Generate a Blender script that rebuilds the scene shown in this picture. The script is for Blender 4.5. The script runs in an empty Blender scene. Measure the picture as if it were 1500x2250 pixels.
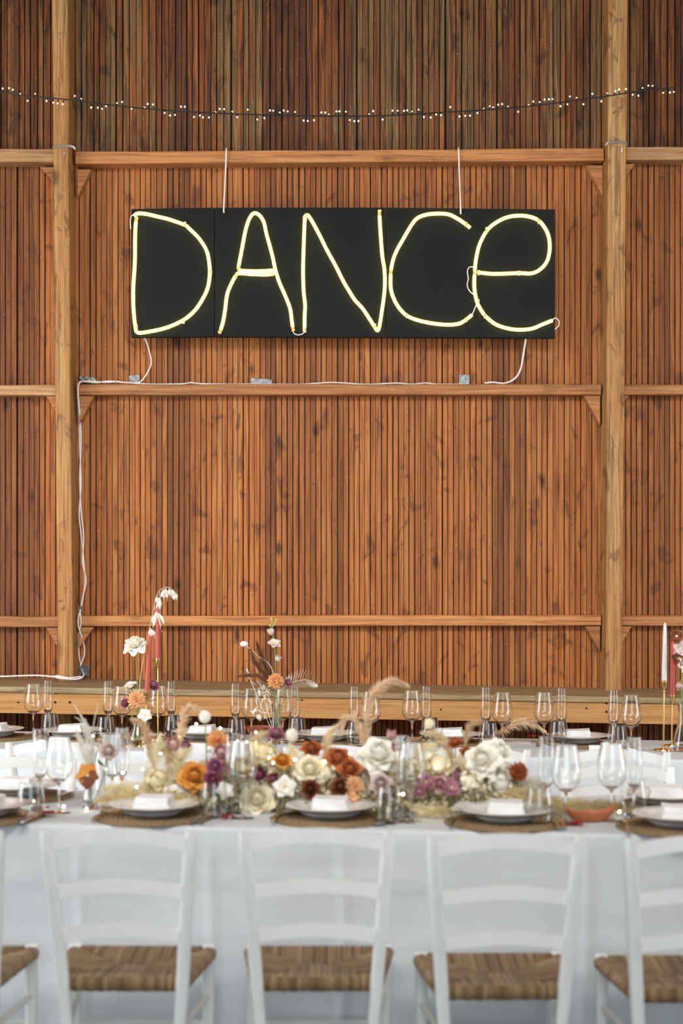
import bpy, bmesh, math, random
from mathutils import Vector, Matrix, Quaternion, noise

sc = bpy.context.scene
C = sc.collection
rnd = random.Random(7)
PI = math.pi

# ------------------------------------------------------------------ camera
FPX, H, YH = 3400.0, 1.5, 1265.0          # focal length in pixels (1500 wide), eye height, horizon row
cam_d = bpy.data.cameras.new('camera')
cam = bpy.data.objects.new('camera', cam_d)
C.objects.link(cam)
cam.location = (0, 0, H)
cam.rotation_euler = (PI / 2, 0, 0)
cam_d.sensor_fit = 'HORIZONTAL'
cam_d.sensor_width = 24
cam_d.lens = 24 * FPX / 1500
cam_d.shift_y = (YH - 1125) / 1500
cam_d.clip_end = 60
cam_d.dof.use_dof = True
cam_d.dof.focus_distance = 7.9
cam_d.dof.aperture_fstop = 2.2
sc.camera = cam

# ------------------------------------------------------------------ world, lights, exposure
sc.view_settings.view_transform = 'Standard'
sc.view_settings.look = 'None'
sc.view_settings.gamma = 1
sc.view_settings.use_curve_mapping = False
sc.view_settings.exposure = 0.0
w = bpy.data.worlds.new('daylight')
sc.world = w
w.use_nodes = True
w.node_tree.nodes['Background'].inputs[0].default_value = (0.80, 0.90, 1.0, 1)
w.node_tree.nodes['Background'].inputs[1].default_value = 0.55


def area(name, loc, target, sx, sy, power, col, spread=180):
    d = bpy.data.lights.new(name, 'AREA')
    d.shape = 'RECTANGLE'
    d.size, d.size_y = sx, sy
    d.energy = power
    d.color = col
    d.spread = math.radians(spread)
    o = bpy.data.objects.new(name, d)
    C.objects.link(o)
    o.location = loc
    o.rotation_euler = (Vector(target) - Vector(loc)).to_track_quat('-Z', 'Y').to_euler()
    return o


# daylight through the barn's openings: wide doors on the left, behind the camera, a door on the right; plus an added overhead lamp
area('door_daylight_left', (-4.85, 5.0, 1.85), (0, 6.0, 1.5), 2.6, 3.0, 235, (0.97, 0.98, 1.0))
area('added_top_light', (0.0, 0.9, 5.3), (0.1, 8.6, 1.9), 5.0, 2.4, 172, (1.0, 0.975, 0.93), 80)   # added lamp below the closed ceiling, narrow beam to brighten wall centre and tables
area('door_daylight_rear', (0.5, -4.6, 2.2), (0.3, 6, 1.6), 5.5, 3.4, 215, (0.80, 0.92, 1.0))
area('door_daylight_right', (4.85, 5.2, 1.7), (0, 6.2, 1.4), 1.6, 2.8, 115, (0.93, 0.97, 1.0))

cy = sc.cycles
cy.use_denoising = True
cy.max_bounces = 14
cy.transmission_bounces = 12
cy.transparent_max_bounces = 12
cy.diffuse_bounces = 7
cy.glossy_bounces = 5
cy.sample_clamp_indirect = 6
cy.blur_glossy = 0.5


# ------------------------------------------------------------------ helpers
def U(px, py, Y):
    """world point seen at a photo pixel, at a distance Y"""
    return Vector(((px - 750) / FPX * Y, Y, H - (py - YH) / FPX * Y))


def onz(px, py, z):
    return U(px, py, (H - z) * FPX / (py - YH))


class MB:
    def __init__(s):
        s.v, s.f, s.uv = [], [], None

    def add(s, verts, faces):
        n = len(s.v)
        s.v += [tuple(p) for p in verts]
        s.f += [tuple(i + n for i in f) for f in faces]
        return s

    def box(s, c, size, M=None):
        hx, hy, hz = size[0] / 2, size[1] / 2, size[2] / 2
        vs = [Vector((x, y, z)) for x in (-hx, hx) for y in (-hy, hy) for z in (-hz, hz)]
        if M is not None:
            vs = [M @ q for q in vs]
        vs = [q + Vector(c) for q in vs]
        return s.add(vs, [(0, 1, 3, 2), (4, 6, 7, 5), (0, 4, 5, 1), (2, 3, 7, 6), (0, 2, 6, 4), (1, 5, 7, 3)])

    def hexa(s, a, b):
        """two quads of 4 points joined"""
        return s.add(list(a) + list(b), [(3, 2, 1, 0), (4, 5, 6, 7), (0, 1, 5, 4), (1, 2, 6, 5), (2, 3, 7, 6), (3, 0, 4, 7)])

    def tube(s, pts, r, seg=8, cap=True, sx=1.0):
        pts = [Vector(p) for p in pts]
        n = len(pts)
        rs = list(r) if hasattr(r, '__len__') else [r] * n
        up = None
        base = len(s.v)
        for i, p in enumerate(pts):
            t = (pts[min(i + 1, n - 1)] - pts[max(i - 1, 0)])
            t = t.normalized() if t.length > 1e-9 else Vector((0, 0, 1))
            if up is None:
                a = Vector((0, 1, 0)) if abs(t.y) < 0.9 else Vector((1, 0, 0))
                up = (a - t * a.dot(t)).normalized()
            else:
                up = (up - t * up.dot(t))
                up = up.normalized() if up.length > 1e-6 else t.orthogonal().normalized()
            sd = t.cross(up)
            for k in range(seg):
                an = 2 * PI * k / seg
                s.v.append(tuple(p + (up * math.cos(an) + sd * math.sin(an) * sx) * rs[i]))
        for i in range(n - 1):
            for k in range(seg):
                a, b = base + i * seg + k, base + i * seg + (k + 1) % seg
                s.f.append((a, b, b + seg, a + seg))
        if cap:
            s.f.append(tuple(base + k for k in reversed(range(seg))))
            s.f.append(tuple(base + (n - 1) * seg + k for k in range(seg)))
        return s

    def lathe(s, prof, seg=24, c=(0, 0, 0)):
        base = len(s.v)
        rings = []
        for (r, z) in prof:
            if r < 1e-6:
                rings.append([len(s.v)])
                s.v.append((c[0], c[1], c[2] + z))
            else:
                rings.append(list(range(len(s.v), len(s.v) + seg)))
                for k in range(seg):
                    a = 2 * PI * k / seg
                    s.v.append((c[0] + r * math.cos(a), c[1] + r * math.sin(a), c[2] + z))
        for A, B in zip(rings, rings[1:]):
            for k in range(seg):
                k2 = (k + 1) % seg
                if len(A) == 1 and len(B) > 1:
                    s.f.append((A[0], B[k2], B[k]))
                elif len(B) == 1 and len(A) > 1:
                    s.f.append((A[k], A[k2], B[0]))
                elif len(A) > 1:
                    s.f.append((A[k], A[k2], B[k2], B[k]))
        return s

    def grid(s, fn, nu, nv):
        base = len(s.v)
        for j in range(nv + 1):
            for i in range(nu + 1):
                s.v.append(tuple(fn(i / nu, j / nv)))
        for j in range(nv):
            for i in range(nu):
                a = base + j * (nu + 1) + i
                s.f.append((a, a + 1, a + nu + 2, a + nu + 1))
        return s

    def ball(s, c, r, nu=8, nv=5, sq=(1, 1, 1)):
        prof = [(r * math.sin(PI * j / nv), -r * math.cos(PI * j / nv)) for j in range(nv + 1)]
        prof[0] = (0, -r)
        prof[-1] = (0, r)
        n = len(s.v)
        s.lathe(prof, nu)
        for i in range(n, len(s.v)):
            q = s.v[i]
            s.v[i] = (q[0] * sq[0] + c[0], q[1] * sq[1] + c[1], q[2] * sq[2] + c[2])
        return s

    def merge(s, o, M):
        return s.add([M @ Vector(q) for q in o.v], o.f)

    def mesh(s, name, mat, smooth=True, bevel=0):
        me = bpy.data.meshes.new(name)
        me.from_pydata(s.v, [], s.f)
        me.materials.append(mat)
        bm = bmesh.new()
        bm.from_mesh(me)
        bmesh.ops.recalc_face_normals(bm, faces=bm.faces)
        if bevel:
            bmesh.ops.bevel(bm, geom=list(bm.edges), offset=bevel, segments=2, affect='EDGES', profile=0.6)
        bm.to_mesh(me)
        bm.free()
        if smooth:
            me.polygons.foreach_set('use_smooth', [True] * len(me.polygons))
            me.set_sharp_from_angle(angle=math.radians(48))
        me.update()
        return me


def lm(o):
    return Matrix.LocRotScale(o.location, o.rotation_euler, o.scale)


def wm(o):
    m = lm(o)
    if o.parent:
        return wm(o.parent) @ o.matrix_parent_inverse @ m
    return m


def obj(name, me, parent=None, world=False, loc=(0, 0, 0), rot=(0, 0, 0)):
    o = bpy.data.objects.new(name, me)
    C.objects.link(o)
    o.location = loc
    o.rotation_euler = rot
    if parent is not None:
        o.parent = parent
        if world:
            o.matrix_parent_inverse = wm(parent).inverted()
    return o


def part(name, mb, mat, parent, world=False, smooth=True, bevel=0, label=None, loc=(0, 0, 0), rot=(0, 0, 0)):
    o = obj(name, mb.mesh(name, mat, smooth, bevel), parent, world, loc, rot)
    if label:
        o['label'] = label
    return o


def tag(o, label, cat, group=None):
    o['label'] = label
    o['category'] = cat
    if group:
        o['group'] = group
    return o


def thing(name, label, cat, loc=(0, 0, 0), rotz=0.0, group=None):
    o = bpy.data.objects.new(name, None)
    o.empty_display_size = 0.05
    C.objects.link(o)
    o.location = loc
    o.rotation_euler = (0, 0, rotz)
    return tag(o, label, cat, group)


def single(name, mb, mat, label, cat, group=None, smooth=True, bevel=0, loc=(0, 0, 0), rot=(0, 0, 0)):
    return tag(part(name, mb, mat, None, False, smooth, bevel, None, loc, rot), label, cat, group)


def struct(name, mb, mat, smooth=False, bevel=0):
    o = part(name, mb, mat, None, smooth=smooth, bevel=bevel)
    o['kind'] = 'structure'
    return o


def dup(src, loc, rotz=None, label=None, group=None, rot=None):
    kids = {}
    for o in bpy.data.objects:
        if o.parent is not None:
            kids.setdefault(o.parent.name, []).append(o)
    r = src.copy()
    C.objects.link(r)
    r.location = loc
    if rotz is not None:
        r.rotation_euler = (0, 0, rotz)
    if label:
        r['label'] = label
    if group:
        r['group'] = group
    for ch in kids.get(src.name, []):
        c = ch.copy()
        C.objects.link(c)
        c.parent = r
        for g in kids.get(ch.name, []):
            d = g.copy()
            C.objects.link(d)
            d.parent = c
    return r


def spline(pts, n=8):
    """Catmull-Rom through points"""
    P = [Vector(p) for p in pts]
    out = []
    for i in range(len(P) - 1):
        p0, p1, p2, p3 = P[max(i - 1, 0)], P[i], P[i + 1], P[min(i + 2, len(P) - 1)]
        for k in range(n):
            t = k / n
            out.append(0.5 * ((2 * p1) + (p2 - p0) * t + (2 * p0 - 5 * p1 + 4 * p2 - p3) * t * t + (3 * p1 - p0 - 3 * p2 + p3) * t ** 3))
    out.append(P[-1])
    return out


# ------------------------------------------------------------------ materials
class NT:
    def __init__(s, name):
        s.m = bpy.data.materials.new(name)
        s.m.use_nodes = True
        s.t = s.m.node_tree
        s.b = s.t.nodes['Principled BSDF']
        s.out = s.t.nodes['Material Output']

    def n(s, typ, **kw):
        x = s.t.nodes.new('ShaderNode' + typ)
        for k, v in kw.items():
            setattr(x, k, v)
        return x

    def l(s, a, b):
        s.t.links.new(a, b)

    def put(s, node, **kw):
        for k, v in kw.items():
            k = k.replace('_', ' ')
            i = node.inputs[k]
            if hasattr(v, 'links') or hasattr(v, 'is_linked'):
                s.l(v, i)
            else:
                i.default_value = v
        return node

    def ramp(s, fac, stops, interp='LINEAR'):
        r = s.n('ValToRGB')
        r.color_ramp.interpolation = interp
        e = r.color_ramp.elements
        e[0].position, e[0].color = stops[0][0], (*stops[0][1], 1)
        e[1].position, e[1].color = stops[-1][0], (*stops[-1][1], 1)
        for p, c in stops[1:-1]:
            x = e.new(p)
            x.color = (*c, 1)
        s.l(fac, r.inputs[0])
        return r.outputs[0]

    def mix(s, fac, a, b, blend='MIX'):
        x = s.n('Mix', data_type='RGBA', blend_type=blend)
        for i, v in ((0, fac), (6, a), (7, b)):
            if isinstance(v, (int, float)):
                x.inputs[i].default_value = v
            elif isinstance(v, tuple):
                x.inputs[i].default_value = (*v, 1) if len(v) == 3 else v
            else:
                s.l(v, x.inputs[i])
        return x.outputs[2]

    def math(s, op, a, b=0.0):
        x = s.n('Math', operation=op)
        for i, v in ((0, a), (1, b)):
            if isinstance(v, (int, float)):
                x.inputs[i].default_value = v
            else:
                s.l(v, x.inputs[i])
        return x.outputs[0]

    def pos(s, scale=(1, 1, 1), kind='world', rot=(0, 0, 0)):
        mp = s.n('Mapping')
        mp.inputs['Scale'].default_value = scale
        mp.inputs['Rotation'].default_value = rot
        if kind == 'world':
            s.l(s.n('NewGeometry').outputs['Position'], mp.inputs[0])
        else:
            s.l(s.n('TexCoord').outputs['Object'], mp.inputs[0])
        return mp.outputs[0]

    def noise(s, vec, scale=5, detail=4, rough=0.55, dist=0.0):
        x = s.n('TexNoise')
        s.l(vec, x.inputs['Vector'])
        s.put(x, Scale=scale, Detail=detail, Roughness=rough, Distortion=dist)
        return x.outputs[0]

    def bump(s, h, strength=0.3, dist=0.01):
        x = s.n('Bump')
        x.inputs['Strength'].default_value = strength
        x.inputs['Distance'].default_value = dist
        s.l(h, x.inputs['Height'])
        s.l(x.outputs[0], s.b.inputs['Normal'])


def plain(name, col, rough=0.5, metal=0.0, var=0.06, vscale=30.0, bump=0.0, spec=0.5, sub=0.0, sheen=0.0, coat=0.0):
    t = NT(name)
    n = t.noise(t.pos(kind='object'), vscale, 3)
    a = tuple(max(0, c * (1 - var)) for c in col)
    b = tuple(min(1, c * (1 + var)) for c in col)
    t.l(t.ramp(n, [(0.3, a), (0.7, b)]), t.b.inputs['Base Color'])
    t.put(t.b, Roughness=rough, Metallic=metal)
    t.b.inputs['Specular IOR Level'].default_value = spec
    if sub:
        t.b.inputs['Subsurface Weight'].default_value = sub
        t.b.inputs['Subsurface Radius'].default_value = (0.01, 0.008, 0.006)
        t.b.inputs['Subsurface Scale'].default_value = 1.0
    if sheen:
        t.b.inputs['Sheen Weight'].default_value = sheen
    if coat:
        t.b.inputs['Coat Weight'].default_value = coat
    if bump:
        t.bump(n, bump, 0.005)
    return t.m


def wood(name, light, mid, dark, grey, axis='z', greyness=0.0, perplank=0.5, knots=1.0, board=True, rough=0.62, fine_amt=0.35, stain=(4.5, 2.2), kn=(5.6, 2.4), tints=None):
    """procedural softwood; grain runs along axis; tint by board and by piece, stains and knots in world space"""
    t = NT(name)
    lo, hi = 1.0, 26.0
    sc3 = {'z': (hi, hi, lo), 'x': (lo, hi, hi)}[axis]
    g = t.noise(t.pos(sc3), 2.2, 6, 0.62, 0.9)
    fine = t.noise(t.pos(tuple(q * 4 if q > 5 else q * 1.3 for q in sc3)), 2.4, 3, 0.6)
    col = t.ramp(g, [(0.32, dark), (0.47, mid), (0.66, light)])
    col = t.mix(fine_amt, col, t.ramp(fine, [(0.3, (0.35, 0.35, 0.35)), (0.65, (1.15, 1.15, 1.15))]), 'MULTIPLY')
    oi = t.n('ObjectInfo')
    if board:
        sx = t.n('SeparateXYZ')
        t.l(t.n('NewGeometry').outputs['Position'], sx.inputs[0])
        bid = t.math('FLOOR', t.math('DIVIDE', t.math('ADD', sx.outputs[0], 20.0), 0.123))
        wn = t.n('TexWhiteNoise', noise_dimensions='1D')
        t.l(bid, wn.inputs['W'])
        rv = t.math('ADD', t.math('MULTIPLY', wn.outputs[0], 0.55), t.math('MULTIPLY', oi.outputs['Random'], 0.45))
    else:
        rv = oi.outputs['Random']
    tint = t.ramp(rv, tints or [(0.15, (0.42, 0.38, 0.36)), (0.42, (0.88, 0.82, 0.74)), (0.6, (1.12, 1.02, 0.86)), (0.88, (1.6, 1.62, 1.5))])
    col = t.mix(perplank, col, tint, 'MULTIPLY')
    # weathering: grey-olive streaks
    s3 = tuple(q * 0.16 if q > 5 else q * 0.35 for q in sc3)
    st = t.noise(t.pos(s3), 2.3, 4, 0.6, 0.3)
    if board:
        st = t.math('ADD', t.math('MULTIPLY', st, 0.62), t.math('MULTIPLY', t.math('ADD', t.math('MULTIPLY', wn.outputs[0], 0.6), t.math('MULTIPLY', oi.outputs['Random'], 0.4)), 0.38))
    gm = t.ramp(st, [(0.57 - 0.16 * greyness, (0, 0, 0)), (0.68 - 0.16 * greyness, (1, 1, 1))])
    col = t.mix(t.math('MULTIPLY', gm, 0.15 + 0.75 * greyness), col, t.ramp(g, [(0.30, tuple(q * 0.22 for q in grey)), (0.5, grey), (0.7, tuple(q * 2.0 for q in grey))]))
    # dark water stains, slanting across boards
    d3 = t.noise(t.pos((stain[0], 3, stain[1]) if axis == 'z' else (2, 3, 5), rot=(0, 0.5, 0)), 1.7, 5, 0.62, 0.6)
    dm = t.ramp(d3, [(0.57, (0, 0, 0)), (0.645, (1, 1, 1))])
    col = t.mix(t.math('MULTIPLY', dm, 0.6 * knots), col, (min(dark[0] * 0.5, 0.085), min(dark[1] * 0.5, 0.027), min(dark[2] * 0.6, 0.009)))
    # knots
    v = t.n('TexVoronoi', feature='F1')
    t.l(t.pos((kn[0], 0.01, kn[1]) if axis == 'z' else (2.2, 0.01, 7)), v.inputs['Vector'])
    v.inputs['Scale'].default_value = 1.0
    v.inputs['Randomness'].default_value = 1.0
    kd = t.math('ADD', v.outputs['Distance'], t.math('MULTIPLY', t.noise(t.pos((30, 30, 14)), 1.5, 3), 0.10))
    km = t.ramp(kd, [(0.11, (1, 1, 1)), (0.16, (0.45, 0.45, 0.45)), (0.23, (0, 0, 0))])
    wk = t.n('SeparateColor')
    t.l(v.outputs['Color'], wk.inputs[0])
    keep = t.math('GREATER_THAN', wk.outputs[0], 0.35)
    col = t.mix(t.math('MULTIPLY', t.math('MULTIPLY', km, keep), 0.85 * knots), col, (min(dark[0] * 0.3, 0.035), min(dark[1] * 0.3, 0.012), min(dark[2] * 0.4, 0.005)))
    # small light scuffs
    sp = t.noise(t.pos((60, 60, 45)), 1.6, 2, 0.5)
    sm = t.ramp(sp, [(0.735, (0, 0, 0)), (0.76, (1, 1, 1))])
    col = t.mix(t.math('MULTIPLY', sm, 0.45), col, (0.62, 0.55, 0.45))
    t.l(col, t.b.inputs['Base Color'])
    t.put(t.b, Roughness=rough)
    t.b.inputs['Specular IOR Level'].default_value = 0.35
    t.bump(t.math('ADD', g, t.math('MULTIPLY', fine, 0.5)), 0.25, 0.004)
    return t.m


def glass_mat(name, col=(0.985, 0.99, 0.99), ior=1.45):
    t = NT(name)
    g = t.n('BsdfGlass')
    g.inputs['IOR'].default_value = ior
    n = t.noise(t.pos(kind='object'), 20, 2)
    t.l(t.ramp(n, [(0.3, col), (0.7, tuple(min(1, c * 1.01) for c in col))]), g.inputs['Color'])
    g.inputs['Roughness'].default_value = 0.0
    t.l(g.outputs[0], t.out.inputs['Surface'])
    return t.m


def emit_mat(name, col, strength):
    t = NT(name)
    e = t.n('Emission')
    e.inputs[0].default_value = (*col, 1)
    e.inputs[1].default_value = strength
    t.l(e.outputs[0], t.out.inputs['Surface'])
    return t.m


def petal_mat(name, base, tip, rough=0.55, trans=0.14, var=0.12, edge=None):
    """petal colour from base to tip along UV-like object coordinates, plus variation"""
    t = NT(name)
    n = t.noise(t.pos(kind='object'), 45, 3)
    oi = t.n('ObjectInfo')
    f = t.math('ADD', t.math('MULTIPLY', n, 0.7), t.math('MULTIPLY', oi.outputs['Random'], 0.4))
    col = t.ramp(f, [(0.25, base), (0.75, tip)])
    t.l(col, t.b.inputs['Base Color'])
    t.put(t.b, Roughness=rough)
    t.b.inputs['Specular IOR Level'].default_value = 0.25
    tr = t.n('BsdfTranslucent')
    t.l(col, tr.inputs[0])
    ms = t.n('MixShader')
    ms.inputs[0].default_value = trans
    t.l(t.b.outputs[0], ms.inputs[1])
    t.l(tr.outputs[0], ms.inputs[2])
    t.l(ms.outputs[0], t.out.inputs['Surface'])
    return t.m


ORL, ORM, ORD = (0.46, 0.186, 0.050), (0.335, 0.113, 0.0255), (0.17, 0.049, 0.0100)
GREY = (0.20, 0.145, 0.075)
M_plank = wood('plank_wood', ORL, ORM, ORD, (0.16, 0.10, 0.045), 'z', 0.0, 0.8, 1.0, fine_amt=0.22, stain=(6.5, 4.2), kn=(7.0, 2.9),
               tints=[(0.14, (0.42, 0.34, 0.28)), (0.35, (0.82, 0.70, 0.56)), (0.5, (1.0, 0.98, 0.95)), (0.65, (1.14, 1.0, 0.80)), (0.88, (1.36, 1.44, 1.45))])
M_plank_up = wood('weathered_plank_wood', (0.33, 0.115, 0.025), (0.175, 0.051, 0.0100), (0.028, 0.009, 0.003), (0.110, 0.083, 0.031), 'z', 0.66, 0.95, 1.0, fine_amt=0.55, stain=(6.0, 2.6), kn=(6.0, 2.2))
M_post = wood('post_wood', (0.58, 0.310, 0.105), (0.44, 0.205, 0.060), (0.22, 0.092, 0.027), (0.36, 0.25, 0.11), 'z', 0.35, 0.2, 0.9, False, fine_amt=0.6, stain=(9, 5), kn=(4, 2.0))
M_beam = wood('beam_wood', (0.55, 0.250, 0.085), (0.42, 0.165, 0.050), (0.24, 0.085, 0.027), (0.40, 0.26, 0.13), 'x', 0.25, 0.25, 0.5, False, fine_amt=0.5)
M_beam_pale = wood('pale_beam_wood', (0.60, 0.36, 0.17), (0.50, 0.27, 0.11), (0.30, 0.14, 0.055), (0.46, 0.34, 0.19), 'x', 0.35, 0.25, 0.35, False)
M_ledge_top = wood('weathered_ledge_wood', (0.42, 0.30, 0.16), (0.30, 0.20, 0.10), (0.11, 0.07, 0.035), (0.32, 0.26, 0.15), 'x', 0.6, 0.2, 0.3, False)
M_ledge = wood('ledge_front_wood', (0.66, 0.36, 0.13), (0.58, 0.29, 0.095), (0.46, 0.20, 0.06), (0.5, 0.3, 0.12), 'x', 0.0, 0.2, 0.12, False, 0.5)
M_backing = plain('dark_backing', (0.018, 0.010, 0.006), 0.9)
M_floor = plain('concrete_floor', (0.22, 0.245, 0.27), 0.7, 0, 0.2, 3, 0.1)
M_shell = wood('barn_shell_wood', (0.34, 0.17, 0.07), (0.25, 0.11, 0.04), (0.12, 0.05, 0.02), (0.2, 0.15, 0.08), 'z', 0.3, 0.3, 0.4)
M_iron = plain('dark_iron', (0.03, 0.022, 0.02), 0.6, 0.6)
M_wire = plain('galvanised_wire', (0.55, 0.55, 0.53), 0.4, 0.8)
M_white_cord = plain('white_cord', (0.80, 0.78, 0.74), 0.5)
M_black_cord = plain('black_cord', (0.012, 0.014, 0.012), 0.5)
M_tape = plain('grey_duct_tape', (0.22, 0.235, 0.24), 0.4, 0.25, 0.3, 60, 0.5)
M_tape_dark = plain('dark_duct_tape', (0.09, 0.10, 0.105), 0.4, 0.25, 0.3, 60, 0.5)


def board_mat():
    t = NT('black_fabric_board')
    n = t.noise(t.pos((90, 90, 220)), 3, 3)
    t.l(t.ramp(n, [(0.3, (0.006, 0.0075, 0.0075)), (0.75, (0.017, 0.019, 0.019))]), t.b.inputs['Base Color'])
    t.put(t.b, Roughness=0.75)
    t.b.inputs['Specular IOR Level'].default_value = 0.15
    t.bump(n, 0.4, 0.003)
    return t.m


M_board = board_mat()
M_neon = emit_mat('lit_neon_tube', (1.0, 0.87, 0.42), 9.0)


def jacket_mat():
    t = NT('silicone_jacket')
    tl, tp, mx = t.n('BsdfTranslucent'), t.n('BsdfTransparent'), t.n('MixShader')
    n = t.noise(t.pos(kind='object'), 30, 2)
    t.l(t.ramp(n, [(0.3, (0.80, 0.66, 0.20)), (0.7, (0.86, 0.72, 0.25))]), tl.inputs[0])
    tp.inputs[0].default_value = (1.0, 0.97, 0.80, 1)
    mx.inputs[0].default_value = 0.45
    t.l(tp.outputs[0], mx.inputs[1])
    t.l(tl.outputs[0], mx.inputs[2])
    t.l(mx.outputs[0], t.out.inputs['Surface'])
    return t.m


M_jacket = jacket_mat()
M_bulb = emit_mat('lit_bulb', (1.0, 0.86, 0.60), 6.0)
M_led = emit_mat('lit_fairy_led', (1.0, 0.84, 0.52), 26.0)
M_clip = plain('clear_clip', (0.75, 0.70, 0.48), 0.3)

M_chair = plain('white_chair_paint', (0.86, 0.865, 0.84), 0.38, 0, 0.03, 12, 0.0, 0.5)


def rush_mat():
    t = NT('woven_rush')
    g = t.n('NewGeometry')
    n = t.noise(t.pos((30, 30, 30), 'object'), 2, 3)
    f = t.math('ADD', t.math('MULTIPLY', g.outputs['Random Per Island'], 0.75), t.math('MULTIPLY', n, 0.3))
    t.l(t.ramp(f, [(0.1, (0.11, 0.060, 0.026)), (0.45, (0.25, 0.150, 0.066)), (0.75, (0.36, 0.235, 0.115)), (1.0, (0.46, 0.33, 0.20))]), t.b.inputs['Base Color'])
    t.put(t.b, Roughness=0.6)
    t.bump(t.noise(t.pos((200, 200, 200), 'object'), 1, 2), 0.3, 0.002)
    return t.m


M_rush = rush_mat()


def cloth_mat():
    t = NT('white_linen')
    n = t.noise(t.pos((1.2, 1.2, 3.5), 'object'), 2.2, 4, 0.6)
    wv = t.noise(t.pos((600, 600, 600), 'object'), 1, 2)
    t.l(t.ramp(n, [(0.3, (0.60, 0.635, 0.66)), (0.7, (0.69, 0.72, 0.74))]), t.b.inputs['Base Color'])
    t.put(t.b, Roughness=0.85)
    t.b.inputs['Specular IOR Level'].default_value = 0.2
    t.bump(t.math('ADD', t.noise(t.pos((1, 1, 1), 'object'), 9, 4), t.math('MULTIPLY', wv, 0.05)), 0.35, 0.012)
    return t.m


M_cloth = cloth_mat()
M_napkin = plain('white_napkin', (0.88, 0.88, 0.87), 0.9, 0, 0.03, 40, 0.25, 0.2)
M_plate = plain('pale_stoneware', (0.82, 0.815, 0.79), 0.22, 0, 0.05, 18, 0, 0.5)
M_plate_dark = plain('blue_grey_stoneware', (0.50, 0.53, 0.56), 0.3, 0, 0.15, 25, 0, 0.5)
M_plate_line = plain('grey_glaze_line', (0.45, 0.43, 0.40), 0.25)


def jute_mat():
    t = NT('braided_jute')
    n = t.noise(t.pos((70, 70, 70), 'object'), 2.0, 4)
    t.l(t.ramp(n, [(0.25, (0.10, 0.060, 0.026)), (0.5, (0.27, 0.175, 0.085)), (0.75, (0.44, 0.31, 0.16))]), t.b.inputs['Base Color'])
    t.put(t.b, Roughness=0.8)
    t.bump(n, 0.7, 0.004)
    return t.m


M_jute = jute_mat()
M_steel = plain('polished_steel', (0.62, 0.62, 0.62), 0.12, 1.0, 0.03)
M_gold = plain('brushed_gold', (0.80, 0.52, 0.20), 0.22, 1.0, 0.05)
M_glass = glass_mat('clear_glass')
M_red_candle = plain('dusty_red_wax', (0.48, 0.085, 0.060), 0.45, 0, 0.06, 10, 0, 0.4, 0.15)
M_white_candle = plain('pale_grey_wax', (0.66, 0.62, 0.60), 0.45, 0, 0.05, 10, 0, 0.4, 0.15)
M_terra = plain('terracotta_clay', (0.45, 0.135, 0.055), 0.5, 0, 0.15, 35, 0.15)
M_redfav = plain('dark_red_paper', (0.35, 0.022, 0.015), 0.6)
M_card = plain('ivory_card', (0.76, 0.75, 0.72), 0.8)
M_redcard = plain('brick_red_card', (0.36, 0.06, 0.045), 0.7)

P_white = petal_mat('white_petal', (0.93, 0.89, 0.77), (0.96, 0.945, 0.88))
P_cream = petal_mat('cream_petal', (0.92, 0.82, 0.54), (0.95, 0.91, 0.76))
P_peach = petal_mat('peach_petal', (0.86, 0.44, 0.17), (0.93, 0.65, 0.36))
P_orange = petal_mat('orange_petal', (0.66, 0.23, 0.03), (0.84, 0.42, 0.09))
P_rust = petal_mat('rust_petal', (0.36, 0.085, 0.030), (0.60, 0.20, 0.070))
P_mauve = petal_mat('mauve_petal', (0.30, 0.075, 0.14), (0.50, 0.22, 0.28))
P_plum = petal_mat('plum_petal', (0.15, 0.025, 0.055), (0.33, 0.085, 0.14))
P_pink = petal_mat('dusty_pink_petal', (0.56, 0.27, 0.25), (0.74, 0.49, 0.46))
P_pale = petal_mat('pale_mauve_petal', (0.62, 0.46, 0.44), (0.78, 0.66, 0.62))
P_brown = petal_mat('brown_petal', (0.13, 0.035, 0.018), (0.28, 0.085, 0.035))
P_blush = petal_mat('blush_petal', (0.74, 0.56, 0.48), (0.84, 0.74, 0.67))
L_stem = plain('green_stem', (0.16, 0.26, 0.06), 0.5, 0, 0.2, 40)
L_leaf = petal_mat('green_leaf', (0.07, 0.13, 0.035), (0.15, 0.24, 0.07))
L_dry = petal_mat('dried_straw', (0.72, 0.53, 0.30), (0.88, 0.74, 0.50))
L_white = petal_mat('bleached_straw', (0.78, 0.73, 0.62), (0.90, 0.88, 0.81))
L_pampas = petal_mat('pampas_straw', (0.70, 0.57, 0.27), (0.88, 0.79, 0.50))
L_tan = petal_mat('tan_plume', (0.66, 0.44, 0.25), (0.87, 0.68, 0.46))
L_brown = petal_mat('brown_feather', (0.10, 0.045, 0.022), (0.22, 0.11, 0.055))
L_cream = petal_mat('cream_filler', (0.86, 0.72, 0.38), (0.93, 0.87, 0.64))
L_olive = petal_mat('olive_filler', (0.36, 0.29, 0.08), (0.62, 0.52, 0.20))

# ------------------------------------------------------------------ the barn
WY = 8.6                                    # plank faces
wall = struct('wall_back', MB().box((0, WY + 0.11, 2.7), (10.0, 0.16, 5.4)), M_backing)
struct('floor', MB().box((0, 2.0, -0.05), (10.4, 13.6, 0.1)), M_floor)
struct('ceiling', MB().box((0, 2.0, 5.45), (10.4, 13.6, 0.1)), M_shell)
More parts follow.
